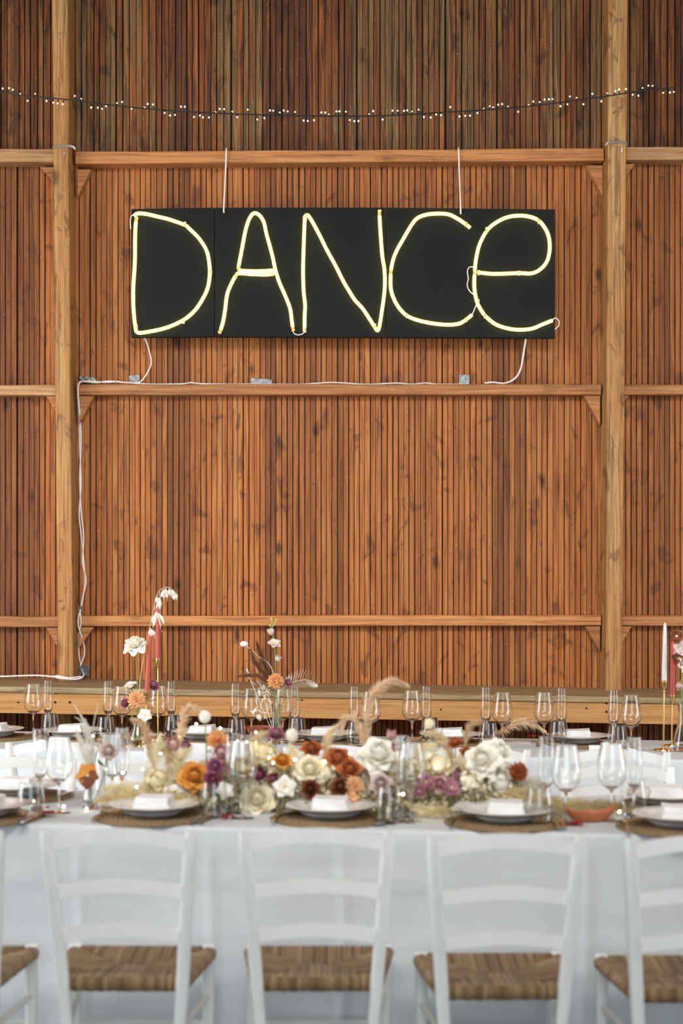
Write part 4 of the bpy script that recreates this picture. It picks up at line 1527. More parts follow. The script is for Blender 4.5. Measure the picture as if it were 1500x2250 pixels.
    # stem
    if base is not None:
        a, bb = foot, p - d * R * 0.2
        midp = a.lerp(bb, 0.55) + Vector((jr.uniform(-.01, .01), jr.uniform(-.01, .01), 0)) + (-d) * (bb - a).length * 0.06
        sp = spline([a, midp, bb], 6)
        part('stem', MB().tube(sp, 0.0022, 6), stem_mat or L_stem, t, True)
        if kind in ('rose', 'openrose', 'open'):
            cm = MB()
            for k in range(5):
                cm.merge(petal_mb(0.10 * R, 0.55 * R, 0.2, 0.3, 2, 3, 0, 1), place(k * 1.257, 1.9, 0.08 * R, -0.3 * R, 1))
            part('calyx', cm, L_leaf, t, True, loc=p, rot=e)
    for k in range(leaves):
        lp = (foot.lerp(p, 0.72) if base is not None else p - d * R * 0.5)
        lm_ = petal_mb(0.35 * R, 1.3 * R, 0.15, 0.15, 4, 6, 0, 1)
        dd = Vector((jr.uniform(-1, 1), jr.uniform(-0.9, 0.1), jr.uniform(-0.1, 0.6)))
        part('leaf', lm_, L_leaf, t, True, loc=lp, rot=aim(dd))
    return t


def plume(name, pts, rad, n, mat, label, cat='dried grass', group=None, strand=0.05, stem_to=None, droop=0.35, seed=1, wd=0.0011, stem_mat=None, taper=True, parent=None):
    jr = random.Random(seed)
    sp = spline(pts, 8)
    m = MB()
    N = len(sp)
    for i in range(n):
        f = jr.random()
        j = min(int(f * (N - 1)), N - 2)
        a = sp[j].lerp(sp[j + 1], f * (N - 1) - j)
        t_ = (sp[j + 1] - sp[j]).normalized()
        o_ = Vector((jr.gauss(0, 1), jr.gauss(0, 1), jr.gauss(0, 1)))
        o_ = (o_ - t_ * o_.dot(t_)).normalized()
        env = math.sin(PI * min(1, 0.12 + 0.88 * f) ** 0.8) if taper else 1
        env = max(env, 0.12)
        ln = strand * jr.uniform(0.6, 1.2) * (0.5 + 0.5 * env)
        dr = (t_ * 1.0 + o_ * (rad * env / max(strand, 1e-3)) * 2.2 * jr.uniform(0.3, 1.0)).normalized()
        b = a + dr * ln * 0.55
        c_ = a + dr * ln + Vector((0, 0, -droop * ln * jr.uniform(0.2, 1)))
        sd = dr.cross(Vector((jr.gauss(0, 1), jr.gauss(0, 1), jr.gauss(0, 1)))).normalized() * wd
        m.add([a - sd * 0.6, a + sd * 0.6, b + sd, b - sd, c_], [(0, 1, 2, 3), (3, 2, 4)])
    if parent is not None:
        o = part(name, m, mat, parent, True, smooth=False)
        return o
    t = thing(name, label, cat, stem_to if stem_to is not None else pts[0], 0, group)
    o = part('plume', m, mat, t, True, smooth=False)
    o['kind'] = 'stuff'
    ss = ([Vector(stem_to)] if stem_to is not None else []) + [Vector(q) for q in pts]
    part('stem', MB().tube(spline(ss, 6), 0.0014, 5), stem_mat or mat, t, True)
    return t


# ---- vase builders


def bottle(px, py, label, prof, name='bud_vase'):
    p_ = onz(px, py, TZ)
    o = single(name, MB().lathe(prof, 28), M_glass, label, 'vase', loc=(p_.x, p_.y, TZ + 0.0005))
    o.data.polygons.foreach_set('use_smooth', [True] * len(o.data.polygons))
    return Vector((p_.x, p_.y, TZ))


flask = glass_profile([(0.036, 0.0), (0.040, 0.003), (0.037, 0.02), (0.027, 0.07), (0.018, 0.11), (0.0165, 0.14), (0.018, 0.165), (0.021, 0.175)], 0.002, 0.006)
small = glass_profile([(0.022, 0.0), (0.025, 0.003), (0.026, 0.03), (0.022, 0.055), (0.014, 0.068), (0.014, 0.088), (0.017, 0.095)], 0.002, 0.006)

# -- rear table: left bottle with white rose
vb = bottle(302, 1640, 'round clear glass vase on rear table holding the tall white rose', glass_profile([(0.03, 0.0), (0.034, 0.003), (0.040, 0.03), (0.036, 0.055), (0.020, 0.085), (0.0165, 0.10), (0.019, 0.115)], 0.002, 0.006))
Yv = vb.y
G = lambda px, py, dy=0.0: U(px, py, Yv + dy)
foot = vb + Vector((0, 0, 0.012))
flower('openrose', G(296, 1414), (-0.15, -0.55, 0.8), 0.046, P_white, 'white_rose', 'tall white rose rising beside the red tapers at left', foot + Vector((0.004, 0, 0)), leaves=0)
flower('carnation', G(298, 1536, -0.03), (-0.1, -0.9, 0.4), 0.044, P_peach, 'peach_carnation', 'peach carnation below the tall white rose', foot + Vector((-0.006, 0.004, 0)))
flower('rose', G(275, 1545, 0.0), (-0.6, -0.7, 0.2), 0.026, P_mauve, 'mauve_rose', 'mauve rose bud at left of the peach carnation, rear table', foot + Vector((-0.01, -0.004, 0)))
flower('rose', G(335, 1505, 0.03), (0.4, -0.5, 0.7), 0.034, P_mauve, 'mauve_rose', 'mauve rose behind the lower red taper candle', foot + Vector((0.01, 0.004, 0)), leaves=2)
flower('open', G(288, 1506, 0.03), (-0.2, -0.3, 0.9), 0.034, P_white, 'white_lisianthus', 'white lisianthus between the tall rose and the peach carnation', foot + Vector((0.0, 0.008, 0)))
flower('open', G(318, 1572, -0.04), (0.1, -0.9, 0.3), 0.034, P_white, 'white_lisianthus', 'white ruffled flower low in the vase below peach carnation', foot + Vector((0.008, -0.006, 0)), leaves=2)
# oat grass, arching over
o_t = thing('oat_grass', 'arching stalk of pale dried oat grass over the red taper', 'dried grass', foot, 0)
osp = spline([foot + Vector((0.002, 0.004, 0)), G(308, 1492), G(328, 1385), G(343, 1312), G(358, 1292), G(374, 1292), G(384, 1306)], 8)
part('stem', MB().tube(osp, [0.0018 - 0.001 * i / len(osp) for i in range(len(osp))], 5), L_dry, o_t, True)
for a, b in (((350, 1300), (352, 1350)), ((356, 1293), (360, 1318)), ((364, 1290), (368, 1322)), ((370, 1290), (374, 1312)), ((378, 1297), (391, 1321)), ((382, 1302), (388, 1316)), ((345, 1306), (346, 1330)), ((335, 1350), (342, 1370)), ((338, 1330), (356, 1390)), ((366, 1291), (362, 1308)), ((330, 1378), (341, 1402)), ((327, 1380), (334, 1392)), ((372, 1292), (385, 1312))):
    A, B = G(*a, 0.0), G(*b, -0.01)
    ln = (B - A).length
    g = MB()
    for s_ in (-0.25, 0.0, 0.25):
        g.merge(petal_mb(0.0085, max(0.03, ln * 0.62), 0.4, s_, 3, 5, 0, 1), Matrix.Translation(A.lerp(B, 0.25)) @ (B - A).normalized().to_track_quat('Z', 'Y').to_matrix().to_4x4() @ Matrix.Rotation(s_ * 2, 4, 'X') @ Matrix.Rotation(s_ * 5, 4, 'Z'))
    g.tube([A, B], 0.0006, 4)
    part('oat_spikelet', g, L_white, o_t, True)

# -- rear table: centre bottle
vb = bottle(606, 1634, 'clear flask-shaped glass bottle vase in the middle of the rear table', flask)
Yv = vb.y
foot = vb + Vector((0, 0, 0.012))
lis = thing('lisianthus_stem', 'tall green stem with three pale blush blossoms in bottle vase', 'flower', foot)
part('stem', MB().tube(spline([foot, G(604, 1530), G(605, 1470), G(604, 1425), G(599, 1392), G(598, 1368)], 6), 0.0024, 6), L_stem, lis, True)
for k, (px, py, dd, R_) in enumerate(((595, 1390, (-0.2, -0.3, 0.9), 0.030), (603, 1415, (0.1, -0.6, 0.7), 0.034), (609, 1448, (0.5, -0.5, 0.5), 0.026))):
    flower('open' if k == 1 else 'bud', G(px, py, -0.01), dd, R_ * (0.75 if k != 1 else 1), P_blush, '', 'blush%d' % k, parent=lis)
for (a, b) in (((598, 1372), (596, 1359)), ((600, 1376), (607, 1362)), ((594, 1378), (593, 1374))):
    bm_ = MB().tube([G(*a), G(*b)], 0.0022, 5)
    bm_.ball(G(*b), 0.005, 6, 5, (1, 1, 1.0))
    part('green_bud', bm_, plain('green_bud', (0.45, 0.52, 0.10), 0.5), lis, True)
flower('carnation', G(605, 1496, -0.04), (0.05, -0.85, 0.5), 0.043, P_peach, 'peach_carnation', 'peach carnation on the neck of the clear bottle vase', foot + Vector((0.003, -0.004, 0)))
flower('rose', G(633, 1500, -0.01), (0.6, -0.6, 0.3), 0.022, P_mauve, 'mauve_rose', 'small mauve bloom tucked right of bottle-vase carnation', foot + Vector((0.006, 0, 0)))
fern = thing('fern_frond', 'bleached white fern frond arching right from bottle vase', 'leaf', foot)
fsp = spline([foot + Vector((0.004, 0.003, 0)), G(612, 1530), G(628, 1508), G(650, 1497), G(675, 1494), G(697, 1504)], 10)
part('rachis', MB().tube(fsp, 0.0012, 5), L_white, fern, True)
n0 = 21
for i in range(n0, len(fsp), 2):
    t_ = (fsp[min(i + 1, len(fsp) - 1)] - fsp[i - 1]).normalized()
    f = (i - n0) / (len(fsp) - n0)
    ln = 0.052 * math.sin(PI * (0.28 + 0.70 * f)) + 0.006
    for sgn in (-1, 1):
        sd = t_.cross(Vector((0, -1, 0))).normalized() * sgn
        dr = (sd + t_ * 0.75 + Vector((0, -0.15, 0))).normalized()
        m = petal_mb(0.0060, ln, 0.1, 0.1, 2, 4, 0, 1)
        part('leaflet', m, L_white, fern, True, loc=fsp[i], rot=aim(dr))
pod = thing('seed_head', 'white round dried seed head on a pale stalk left of bottle vase', 'dried flower', foot)
part('stalk', MB().tube(spline([foot, G(600, 1480), G(565, 1440), G(540, 1418)], 6), 0.0016, 5), L_white, pod, True)
part('head', MB().ball((0, 0, 0), 0.0165, 12, 8, (1.15, 0.9, 0.8)), L_white, pod, True, loc=G(536, 1415))
for k, (pp, rd, lab) in enumerate((([(598, 1500), (585, 1465), (572, 1435), (566, 1418)], 0.018, 'brown feathery grass fanning up left of bottle vase, upper spray'),
                                   ([(592, 1502), (575, 1475), (560, 1455), (552, 1432)], 0.016, 'brown feathery grass fanning up left of bottle vase, middle spray'),
                                   ([(592, 1505), (570, 1488), (545, 1484), (528, 1486)], 0.010, 'brown feathery grass fanning left of bottle vase, lowest spray'))):
    plume('feather_grass', [G(*q, -0.01 * k) for q in pp], rd, 330, L_brown, lab, stem_to=foot, strand=0.05, seed=30 + k, wd=0.0008, droop=0.05)
for k, (px, py, ln, lab) in enumerate(((556, 1450, 0.040, 'bleached bunny-tail grass, taller of two left of bottle vase'), (546, 1484, 0.02, 'bleached bunny-tail grass, lower of two left of bottle vase'))):
    plume('bunny_tail', [G(px + 4, py + 10), G(px, py), G(px - 3, py - 12)], 0.009, 200, L_white, lab, stem_to=foot, strand=0.016, seed=40 + k, droop=0.1, wd=0.0008)
dry = thing('dried_ruscus', 'bleached dried leaf spray hanging low left of bottle vase', 'dried leaf', foot)
part('stem', MB().tube(spline([foot, G(590, 1530), G(575, 1545), G(570, 1585)], 6), 0.0012, 5), L_white, dry, True)
jr = random.Random(3)
for k in range(26):
    a = G(560 + jr.uniform(-2, 30), 1505 + k * 3.0, jr.uniform(-0.03, 0.02))
    part('leaf', petal_mb(0.008, 0.04, 0.3, 0.3, 3, 4, 0, 1), L_white, dry, True, loc=a, rot=aim((jr.uniform(-1, 1), -0.3, jr.uniform(-0.8, 0.6))))

# -- rear table: right bottle, mostly outside the frame
vb = bottle(1502, 1650, 'tall clear glass vase at the right edge of rear table', [(r_ * 1.35, z * 1.15) for r_, z in flask])
Yv = vb.y
foot = vb + Vector((0, 0, 0.012))
orch = thing('orchid_stem', 'stem of brown and cream orchid blooms at the right edge', 'flower', foot)
part('stem', MB().tube(spline([foot, G(1498, 1560), G(1497, 1480), G(1494, 1385)], 6), 0.0026, 6), L_stem, orch, True)
for k, (px, py) in enumerate(((1487, 1398), (1495, 1425), (1490, 1447), (1500, 1462))):
    flower('open', G(px, py, -0.02), (-0.5 + 0.3 * k, -0.8, 0.1), 0.036, P_pale if k % 2 else P_brown, '', 'orchid%d' % k, mat2=P_cream, parent=orch)
flower('cluster', G(1492, 1507), (-0.4, -0.7, 0.3), 0.022, P_pink, 'pink_cluster', 'small pink flower cluster low at the right edge vase', foot + Vector((0, 0.006, 0)), leaves=2)

# -- tan plume lying on the rear table, right of centre
pl = [onz(1075, 1628, TZ) + Vector((0, 0, 0.012)), U(1110, 1602, 6.9), U(1140, 1588, 6.9), U(1170, 1590, 6.85), U(1192, 1602, 6.8)]
plume('pampas_plume', pl, 0.022, 800, L_tan, 'tan pampas plume arching over the rear table before the eighth wine glass', strand=0.055, seed=50, droop=0.5, stem_to=onz(1050, 1640, TZ) + Vector((0, 0, 0.004)))

# ------------------------------------------------------------------ front table: left bud vase
vb = bottle(200, 1778, 'small clear bud vase holding the orange and brown pansy', small)
Yv = vb.y
foot = vb + Vector((0, 0, 0.01))
flower('pansy', G(193, 1704, -0.02), (-0.1, -0.97, 0.15), 0.039, P_orange, 'orange_pansy', 'orange pansy with brown lower petals in bud vase', foot, mat2=P_brown)
flower('rose', G(238, 1650, 0.0), (0.35, -0.75, 0.5), 0.032, P_pale, 'mauve_rose', 'pale mauve rose above the orange pansy', foot + Vector((0.004, 0.002, 0)), leaves=1)
flower('bud', G(219, 1628, 0.01), (0.2, -0.3, 0.9), 0.012, L_dry, 'dried_bud', 'small tan dried bud above the pale mauve rose', foot + Vector((0.002, 0.004, 0)))
gr = thing('dried_grass', 'bleached curling dried grass rising from pansy vase', 'dried grass', foot)
for k, pp in enumerate(([(197, 1740), (192, 1660), (188, 1600), (170, 1560), (160, 1548)], [(198, 1740), (190, 1650), (180, 1590), (163, 1575)], [(200, 1740), (205, 1640), (206, 1590), (216, 1548)], [(200, 1740), (182, 1660), (150, 1625)], [(202, 1740), (190, 1610), (178, 1570)], [(200, 1745), (215, 1690), (240, 1700)])):
    q = spline([foot] + [G(*z, 0.01 * math.sin(k)) for z in pp], 6)
    n_ = len(q)
    part('blade', MB().tube(q, [0.0014 + 0.0042 * (i / n_) ** 2 * (1 - (i / n_)) * 4 for i in range(n_)], 6, True, 0.35), L_white, gr, True)
for k, pp in enumerate(([(196, 1690), (180, 1640), (168, 1606)], [(198, 1690), (200, 1630), (190, 1590)])):
    plume('grass_plume', [G(*z, 0.01) for z in pp], 0.014, 260, L_white, '', strand=0.04, seed=60 + k, parent=gr)

# ------------------------------------------------------------------ front table: flower runner
T1c = lambda px: 4.578 + T1S * ((px - 750) / FPX * 4.95) + 0.375 / math.cos(R1)   # centre line distance at a pixel column
def FP(px, py, off):                        # point at a pixel, off metres behind (+) or before (-) the runner's centre line
    return U(px, py, T1c(px) + off)


def FB(px, off, z=0.004):                   # foot on the cloth
    Y = T1c(px) + off
    return Vector(((px - 750) / FPX * Y, Y, TZ + z))


runner = [
    # kind, px, py, off, R, mat, name, label, dir, leaves
    ('carnation', 476, 1624, 0.02, 0.036, P_peach, 'peach_carnation', 'peach carnation at top left of the runner beside a flute', (0.0, -0.6, 0.8), 1),
    ('bud', 485, 1655, -0.01, 0.024, P_pink, 'pink_bud', 'dusty pink bud below the peach carnation beside a flute', (0.1, -0.7, 0.6), 1),
    ('bud', 383, 1638, 0.03, 0.024, P_pink, 'pink_bud', 'dusty pink bud among tan grasses left in the runner', (-0.3, -0.6, 0.7), 0),
    ('bud', 405, 1640, 0.02, 0.018, P_mauve, 'mauve_bud', 'narrow mauve bud right of the dusty pink one, runner left', (0.5, -0.6, 0.4), 0),
    ('openrose', 427, 1704, -0.06, 0.038, P_orange, 'orange_rose', 'open orange rose at the left of the flower runner', (0.05, -0.85, 0.5), 2),
    ('rose', 473, 1684, -0.05, 0.026, P_mauve, 'mauve_rose', 'upper mauve rose right of the orange rose', (0.0, -0.8, 0.55), 0),
    ('rose', 468, 1712, -0.07, 0.025, P_plum, 'plum_rose', 'plum rose just below the upper mauve rose', (-0.1, -0.9, 0.35), 1),
    ('open', 495, 1738, -0.09, 0.026, P_white, 'white_lisianthus', 'small white flower left of the large low cream rose', (0.0, -0.9, 0.4), 1),
    ('openrose', 566, 1754, -0.10, 0.046, P_cream, 'cream_rose', 'large low cream rose at the front of the runner', (0.0, -0.85, 0.5), 1),
    ('bud', 568, 1705, -0.06, 0.023, P_plum, 'plum_bud', 'round plum bud above the large low cream rose', (0.1, -0.75, 0.6), 1),
    ('bud', 595, 1711, -0.06, 0.019, P_plum, 'plum_bud', 'smaller plum bud right of the round plum one', (0.5, -0.7, 0.2), 0),
    ('open', 625, 1729, -0.08, 0.032, P_white, 'white_lisianthus', 'white open flower right of the large low cream rose', (0.1, -0.92, 0.3), 1),
    ('cluster', 578, 1655, 0.02, 0.042, L_cream, 'hydrangea_head', 'cream dried hydrangea head behind the plum buds', (0, -0.4, 0.9), 0),
    ('rose', 606, 1612, 0.08, 0.027, P_mauve, 'mauve_rose', 'mauve rose beside the white pompon at the back', (0.2, -0.5, 0.8), 0),
    ('pom', 641, 1616, 0.07, 0.022, P_white, 'white_pompon', 'white pompon flower beside the mauve rose, middle of runner', (0, -0.3, 0.9), 0),
    ('pom', 450, 1575, 0.12, 0.020, P_white, 'white_pompon', 'white pompon flower highest at the left of the runner', (0, -0.3, 0.9), 0),
    ('pom', 943, 1590, 0.10, 0.017, P_cream, 'cream_pompon', 'cream pompon flower high behind the magenta flowers', (0, -0.3, 0.9), 0),
    ('rose', 620, 1670, -0.01, 0.026, P_orange, 'orange_rose', 'small orange bloom left of the upper cream rose', (0.2, -0.5, 0.8), 2),
    ('openrose', 681, 1690, -0.04, 0.040, P_cream, 'cream_rose', 'upper cream rose in the middle of the runner', (-0.1, -0.8, 0.6), 1),
    ('rose', 684, 1645, 0.03, 0.028, P_rust, 'rust_bloom', 'rust bloom above the upper cream rose', (0.0, -0.6, 0.8), 1),
    ('rose', 682, 1733, -0.08, 0.026, P_brown, 'brown_rose', 'brown rose below the upper cream rose', (0.0, -0.9, 0.3), 0),
    ('cluster', 714, 1700, -0.02, 0.036, P_cream, 'cream_cluster', 'cream flower cluster right of the upper cream rose', (0, -0.7, 0.7), 0),
    ('rose', 743, 1665, 0.0, 0.034, P_rust, 'rust_rose', 'upper rust rose in the middle of the runner', (0.0, -0.7, 0.7), 1),
    ('rose', 768, 1690, -0.03, 0.032, P_rust, 'rust_rose', 'lower rust rose left of the big white rose', (0.1, -0.8, 0.6), 1),
    ('rose', 748, 1729, -0.07, 0.028, P_brown, 'brown_rose', 'brown rose left of the low peach carnation', (-0.1, -0.9, 0.4), 0),
    ('carnation', 777, 1724, -0.07, 0.030, P_peach, 'peach_carnation', 'low peach carnation in the middle of the runner', (0.05, -0.85, 0.5), 0),
    ('cluster', 775, 1752, -0.10, 0.026, P_peach, 'peach_cluster', 'small peach cluster below the low peach carnation', (0, -0.9, 0.4), 0),
    ('openrose', 832, 1656, 0.0, 0.050, P_white, 'white_rose', 'big white rose in the middle of the runner', (0.05, -0.75, 0.65), 1),
    ('rose', 836, 1722, -0.07, 0.029, P_pale, 'mauve_rose', 'pale mauve rose below the big white rose', (0.0, -0.9, 0.4), 0),
    ('bud', 858, 1618, 0.04, 0.017, P_pink, 'pink_bud', 'pink bud peeping over the big white rose', (0.3, -0.4, 0.8), 0),
    ('bud', 862, 1645, 0.03, 0.016, P_mauve, 'mauve_bud', 'mauve bud at right of the big white rose', (0.6, -0.5, 0.5), 0),
    ('open', 936, 1719, -0.05, 0.026, P_mauve, 'magenta_flower', 'magenta flower left of three behind the front wine glass', (-0.1, -0.85, 0.5), 0),
    ('open', 921, 1738, -0.07, 0.022, P_mauve, 'magenta_flower', 'lowest magenta flower beside the wine glass stem', (-0.3, -0.9, 0.2), 0),
    ('rose', 966, 1722, -0.05, 0.024, P_pink, 'pink_rose', 'dusty pink rose between the magenta flowers', (0.0, -0.8, 0.5), 0),
    ('open', 991, 1731, -0.06, 0.027, P_mauve, 'magenta_flower', 'magenta flower right of the dusty pink rose', (0.2, -0.85, 0.4), 0),
    ('bud', 1004, 1705, -0.03, 0.020, P_mauve, 'mauve_bud', 'mauve bud above the right magenta flower', (0.4, -0.7, 0.5), 0),
    ('cluster', 965, 1680, 0.02, 0.046, L_cream, 'hydrangea_head', 'cream dried hydrangea head above the dusty pink rose', (0, -0.5, 0.8), 0),
    ('rose', 1026, 1653, 0.03, 0.020, P_rust, 'rust_bloom', 'small rust bloom on green stem left of white roses', (0.1, -0.6, 0.7), 2),
    ('rose', 1000, 1631, 0.06, 0.020, P_rust, 'rust_bloom', 'small rust bloom highest right of the magenta flowers', (-0.2, -0.5, 0.8), 0),
    ('openrose', 1058, 1668, -0.02, 0.044, P_white, 'white_rose', 'left of the two white roses at the right of runner', (-0.35, -0.8, 0.45), 1),
    ('openrose', 1096, 1652, 0.02, 0.040, P_white, 'white_rose', 'right of the two white roses at the right of runner', (0.4, -0.7, 0.55), 0),
    ('cluster', 1030, 1719, -0.05, 0.036, P_cream, 'cream_cluster', 'cream flower cluster below the left of two white roses', (0.1, -0.85, 0.5), 0),
    ('carnation', 1139, 1696, -0.03, 0.031, P_rust, 'rust_carnation', 'rust ruffled flower at the right end of the runner', (0.2, -0.9, 0.35), 3),
    ('cluster', 1100, 1722, -0.02, 0.040, L_white, 'white_cluster', 'bleached flower cluster left of the rust ruffled flower', (0.1, -0.7, 0.6), 0),
    ('cluster', 388, 1745, -0.05, 0.046, L_white, 'white_cluster', 'bleached flower cluster below the orange rose', (-0.1, -0.8, 0.5), 0),
    ('cluster', 345, 1715, 0.0, 0.040, L_cream, 'cream_cluster', 'cream flower cluster left of the orange rose', (-0.2, -0.7, 0.6), 0),
    ('cluster', 527, 1690, 0.01, 0.036, L_cream, 'cream_cluster', 'cream flower cluster right of the mauve roses behind glass', (0, -0.7, 0.6), 0),
    ('cluster', 900, 1690, 0.01, 0.040, L_cream, 'cream_cluster', 'cream flower cluster behind the front wine glass', (0, -0.6, 0.7), 0),
]
for kind, px, py, off, R_, mt, name, lab, dr, lv in runner:
    R_ *= {'openrose': 1.16, 'rose': 1.2, 'open': 1.25, 'bud': 1.35, 'carnation': 1.15}.get(kind, 1.12)
    off -= 0.03 if py < 1740 else 0.0
    pt = FP(px, py, off)
    zmin = TZ + 0.9 * R_
    if pt.z < zmin:
        pt.z = zmin
    fx = px + (pt.x * 12)
    flower(kind, pt, dr, R_, mt, name, lab, FB(px, min(off + 0.05, 0.12)), leaves=lv)

# filler: tiny dried blossoms and stems in a low mound (nobody could count them)
def filler(name, mat, n, seed, label, size, x0, x1, hscale, stems=0):
    jr = random.Random(seed)
    m = MB()
    for i in range(n):
        px = jr.uniform(x0, x1)
        u = (px - x0) / (x1 - x0)
        env = min(1, u / 0.10, (1 - u) / 0.10)
        off = max(-0.10, min(0.14, jr.gauss(0.035, 0.05)))
        top = (0.035 + 0.130 * env * (0.75 + 0.5 * noise.noise(Vector((px * 0.02, seed, 0))))) * hscale * math.sqrt(max(0.02, 1 - ((off - 0.035) / 0.14) ** 2)) * (1.0 if off > 0 else max(0.45, 1 + off * 5))
        z = TZ + 0.008 + top * jr.random() ** 0.6
        b = FB(px, off)
        c = Vector((b.x, b.y, z))
        s_ = size * jr.uniform(0.6, 1.4)
        M = Matrix.Translation(c) @ Matrix.Rotation(jr.uniform(0, 6), 4, 'Z') @ Matrix.Rotation(jr.uniform(0.2, 1.4), 4, 'X')
        for k in range(4):
            Q = M @ Matrix.Rotation(k * PI / 2, 4, 'Z') @ Matrix.Rotation(-1.0, 4, 'X')
            m.add([Q @ Vector(v) for v in ((0, 0, 0), (-0.45 * s_, 0.1 * s_, 0.6 * s_), (0, 0, 1.1 * s_), (0.45 * s_, 0.1 * s_, 0.6 * s_))], [(0, 1, 2, 3)])
        if i < stems:
            e = b + Vector((jr.uniform(-.05, .05), jr.uniform(-.05, .05), 0.0))
            sd = Vector((0.0006, 0, 0))
            tip = c + Vector((jr.uniform(-.02, .02), 0, jr.uniform(0, .02)))
            m.add([e - sd, e + sd, tip + sd, tip - sd], [(0, 1, 2, 3)])
    o = single(name, m, mat, label, 'dried flowers', smooth=False)
    o['kind'] = 'stuff'


filler('baby_breath', L_cream, 5200, 70, 'cream dried filler blossoms packed between the runner flowers', 0.0115, 300, 1180, 1.0, 700)
filler('dried_foliage', L_olive, 2600, 71, 'olive dried foliage at the bottom of the flower runner', 0.010, 420, 1130, 0.72, 400)
filler('statice', L_white, 2600, 72, 'bleached tiny blossoms spread over the flower runner', 0.008, 290, 1190, 1.15, 500)
filler('dried_seed', L_tan, 1500, 73, 'tan dried seed heads sprinkled through the flower runner', 0.007, 330, 1120, 1.15, 300)

# plumes in and around the runner
P1 = lambda L, o: [FP(x, y, o) for x, y in L]
plume('pampas_plume', [FB(450, -0.10, .03), FP(390, 1757, -0.12), FP(320, 1752, -0.12), FP(255, 1752, -0.11), FP(225, 1756, -0.10)], 0.036, 1100, L_pampas, 'straw pampas plume lying left of the orange rose', strand=0.07, seed=80, droop=0.2, wd=0.0008)
plume('pampas_plume', [FP(1060, 1745, -0.04), FP(1120, 1745, -0.05), FP(1185, 1757, -0.06), FP(1215, 1768, -0.06)], 0.040, 1100, L_pampas, 'straw pampas plume lying below the rust ruffled flower', strand=0.075, seed=81, droop=0.25, wd=0.0008)
plume('pampas_plume', [FP(1170, 1762, -0.02), FP(1260, 1768, 0.0), FP(1340, 1772, 0.01), FP(1405, 1776, 0.02)], 0.032, 1100, L_pampas, 'straw pampas plume behind the terracotta boat dish', strand=0.065, seed=82, droop=0.15, wd=0.0008)
plume('pampas_plume', [FB(1000, -0.13, .022), FP(970, 1782, -0.16), FP(930, 1780, -0.16), FP(895, 1765, -0.13)], 0.018, 800, L_pampas, 'curved straw plume in front of the magenta flowers', strand=0.05, seed=83, droop=0.1)
plume('pampas_plume', [FB(990, -0.13, .03), FP(1010, 1772, -0.14), FP(1035, 1776, -0.15), FP(1060, 1790, -0.16)], 0.016, 500, L_white, 'bleached fluffy plume right of the curved straw plume', strand=0.04, seed=84, droop=0.2)
plume('pampas_plume', P1([(805, 1640), (808, 1560), (825, 1520), (855, 1498), (880, 1500)], 0.12), 0.024, 700, L_tan, 'tan plume rising and curling right, middle of runner', strand=0.055, seed=85, droop=0.5, stem_to=FB(800, 0.1))
plume('pampas_plume', P1([(800, 1640), (785, 1590), (765, 1580), (752, 1600)], 0.10), 0.018, 450, L_tan, 'short tan plume drooping left, middle of runner', strand=0.045, seed=86, droop=0.5, stem_to=FB(800, 0.08))
plume('pampas_plume', P1([(340, 1690), (328, 1640), (318, 1600), (300, 1585)], 0.05), 0.022, 500, L_tan, 'tan plume upright at the left of runner', strand=0.05, seed=87, droop=0.5, stem_to=FB(345, 0.05))
plume('pampas_plume', P1([(375, 1720), (380, 1680), (368, 1650), (345, 1640)], 0.0), 0.030, 900, L_dry, 'sandy plume left of the orange rose', strand=0.06, seed=88, droop=0.4, stem_to=FB(385, 0.02))
plume('pampas_plume', P1([(395, 1640), (400, 1590), (412, 1560), (435, 1560)], 0.13), 0.020, 500, L_tan, 'tan plume left of the highest white pompon', strand=0.05, seed=89, droop=0.5, stem_to=FB(392, 0.1))
plume('pampas_plume', P1([(330, 1750), (300, 1735), (275, 1728)], -0.02), 0.024, 600, L_white, 'bleached plume at the left end of runner', strand=0.05, seed=90, droop=0.2, stem_to=FB(350, 0.0, .02))
plume('pampas_plume', P1([(715, 1700), (716, 1650), (722, 1620), (735, 1600)], 0.03), 0.020, 450, L_dry, 'sandy plume between the cream and rust roses', strand=0.05, seed=91, droop=0.4, stem_to=FB(712, 0.03))
plume('pampas_plume', P1([(1000, 1690), (985, 1650), (965, 1620), (940, 1610)], 0.06), 0.022, 500, L_dry, 'sandy plume above the dusty pink rose', strand=0.05, seed=92, droop=0.4, stem_to=FB(1000, 0.05))
plume('pampas_plume', P1([(1020, 1640), (1030, 1600), (1048, 1588)], 0.08), 0.014, 260, L_tan, 'tan plume above the small rust blooms', strand=0.04, seed=93, droop=0.4, stem_to=FB(1015, 0.06))
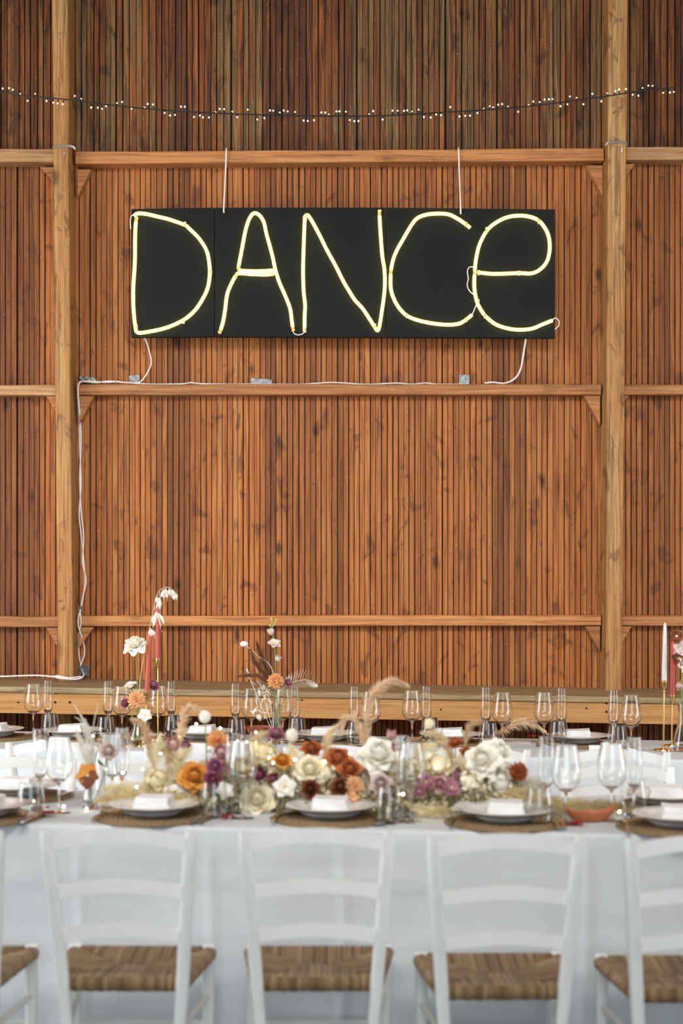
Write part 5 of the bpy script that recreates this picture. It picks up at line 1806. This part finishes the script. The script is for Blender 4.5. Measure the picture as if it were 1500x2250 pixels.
for k, (pp, off, mt, lab) in enumerate((
        ([(310, 1750), (330, 1700), (345, 1655), (350, 1625)], -0.02, L_cream, 'fluffy cream plume at the left end of runner, front one'),
        ([(360, 1745), (385, 1700), (395, 1665), (410, 1650)], -0.03, L_cream, 'fluffy cream plume just left of the orange rose'),
        ([(285, 1755), (270, 1735), (240, 1732)], -0.05, L_cream, 'fluffy cream plume pointing left toward the pansy vase'),
        ([(545, 1720), (550, 1670), (560, 1630), (575, 1615)], 0.02, L_dry, 'sandy plume behind the plum buds'),
        ([(655, 1720), (650, 1680), (640, 1645)], 0.0, L_cream, 'fluffy cream plume left of the upper cream rose'),
        ([(890, 1740), (905, 1690), (925, 1650), (945, 1640)], 0.0, L_cream, 'fluffy cream plume behind the front wine glass'),
        ([(1040, 1735), (1020, 1700), (1010, 1670)], -0.02, L_cream, 'fluffy cream plume left of the white roses'),
        ([(1110, 1740), (1130, 1725), (1165, 1720), (1190, 1730)], -0.02, L_white, 'bleached plume under the rust ruffled flower'))):
    plume('grass_plume', P1(pp, off), 0.042, 420, mt, lab, strand=0.055, seed=110 + k, droop=0.4, wd=0.0010, stem_to=FB(pp[0][0], off + 0.02))
# grey-green netted leaf at the front
lf = thing('dried_leaf', 'grey netted dried leaf right of the large low cream rose', 'dried leaf', FB(640, -0.14))
part('blade', petal_mb(0.030, 0.11, 0.15, 0.15, 6, 8, 0, 1), plain('grey_leaf', (0.30, 0.28, 0.20), 0.6, 0, 0.4, 120, 0.5), lf, True, loc=FB(612, -0.14, 0.008), rot=aim((1, -0.1, 0.25)))
part('midrib', MB().tube([FB(612, -0.141, 0.009), FB(640, -0.145, 0.022), FB(676, -0.147, 0.038)], 0.0012, 5), L_dry, lf, True)

# tea-light glasses in the runner
for px, py, off, lab in ((587, 1596, 0.13, 'small clear tea-light glass behind the hydrangea, runner middle'), (981, 1604, 0.13, 'small clear tea-light glass behind small rust bloom')):
    Y = (H - TZ - 0.062) * FPX / (py - YH)
    q = U(px, py, min(Y, T1c(px) + 0.25))
    tag(obj('tealight_glass', V_me, loc=(q.x, q.y, TZ + 0.0005)), lab, 'glass')

# fairy lights strewn on the table
fw = thing('fairy_lights', 'fine wire of tiny warm lights woven along the flower runner', 'lights', FB(700, 0))
led_me = MB().ball((0, 0, 0), 0.0034, 8, 6).mesh('bulb', M_led)
leds = [(62, 1789, -0.2), (75, 1760, -0.1), (140, 1772, -0.12), (190, 1777, -0.12), (205, 1617, 0.1), (232, 1689, -0.02), (257, 1770, -0.13), (270, 1698, 0.0), (300, 1729, -0.06), (313, 1690, 0.0), (353, 1656, 0.05), (395, 1620, 0.14), (431, 1591, 0.16), (484, 1600, 0.16), (524, 1629, 0.0),
        (543, 1632, -0.05), (562, 1609, 0.16), (591, 1664, -0.02), (600, 1676, -0.03), (648, 1669, -0.03), (713, 1673, -0.05), (769, 1656, -0.03), (885, 1745, -0.13), (958, 1687, -0.05), (1183, 1780, -0.10), (1295, 1790, 0.03), (1360, 1787, 0.03), (1377, 1790, 0.02)]
wpts = []
for px, py, off in leds:
    q = FP(px, py, off)
    q.z = max(q.z, TZ + 0.004)
    obj('bulb', led_me, fw, True, q)
    if wpts:
        mm = (wpts[-1] + q) / 2
        wpts.append(Vector((mm.x, mm.y + 0.02, max(TZ + 0.004, min(wpts[-1].z, q.z) - 0.03))))
    wpts.append(q + Vector((0, 0, -0.0034)) if q.z > TZ + 0.008 else q)
part('wire', MB().tube(spline(wpts, 5), 0.0004, 4), M_wire, fw, True)
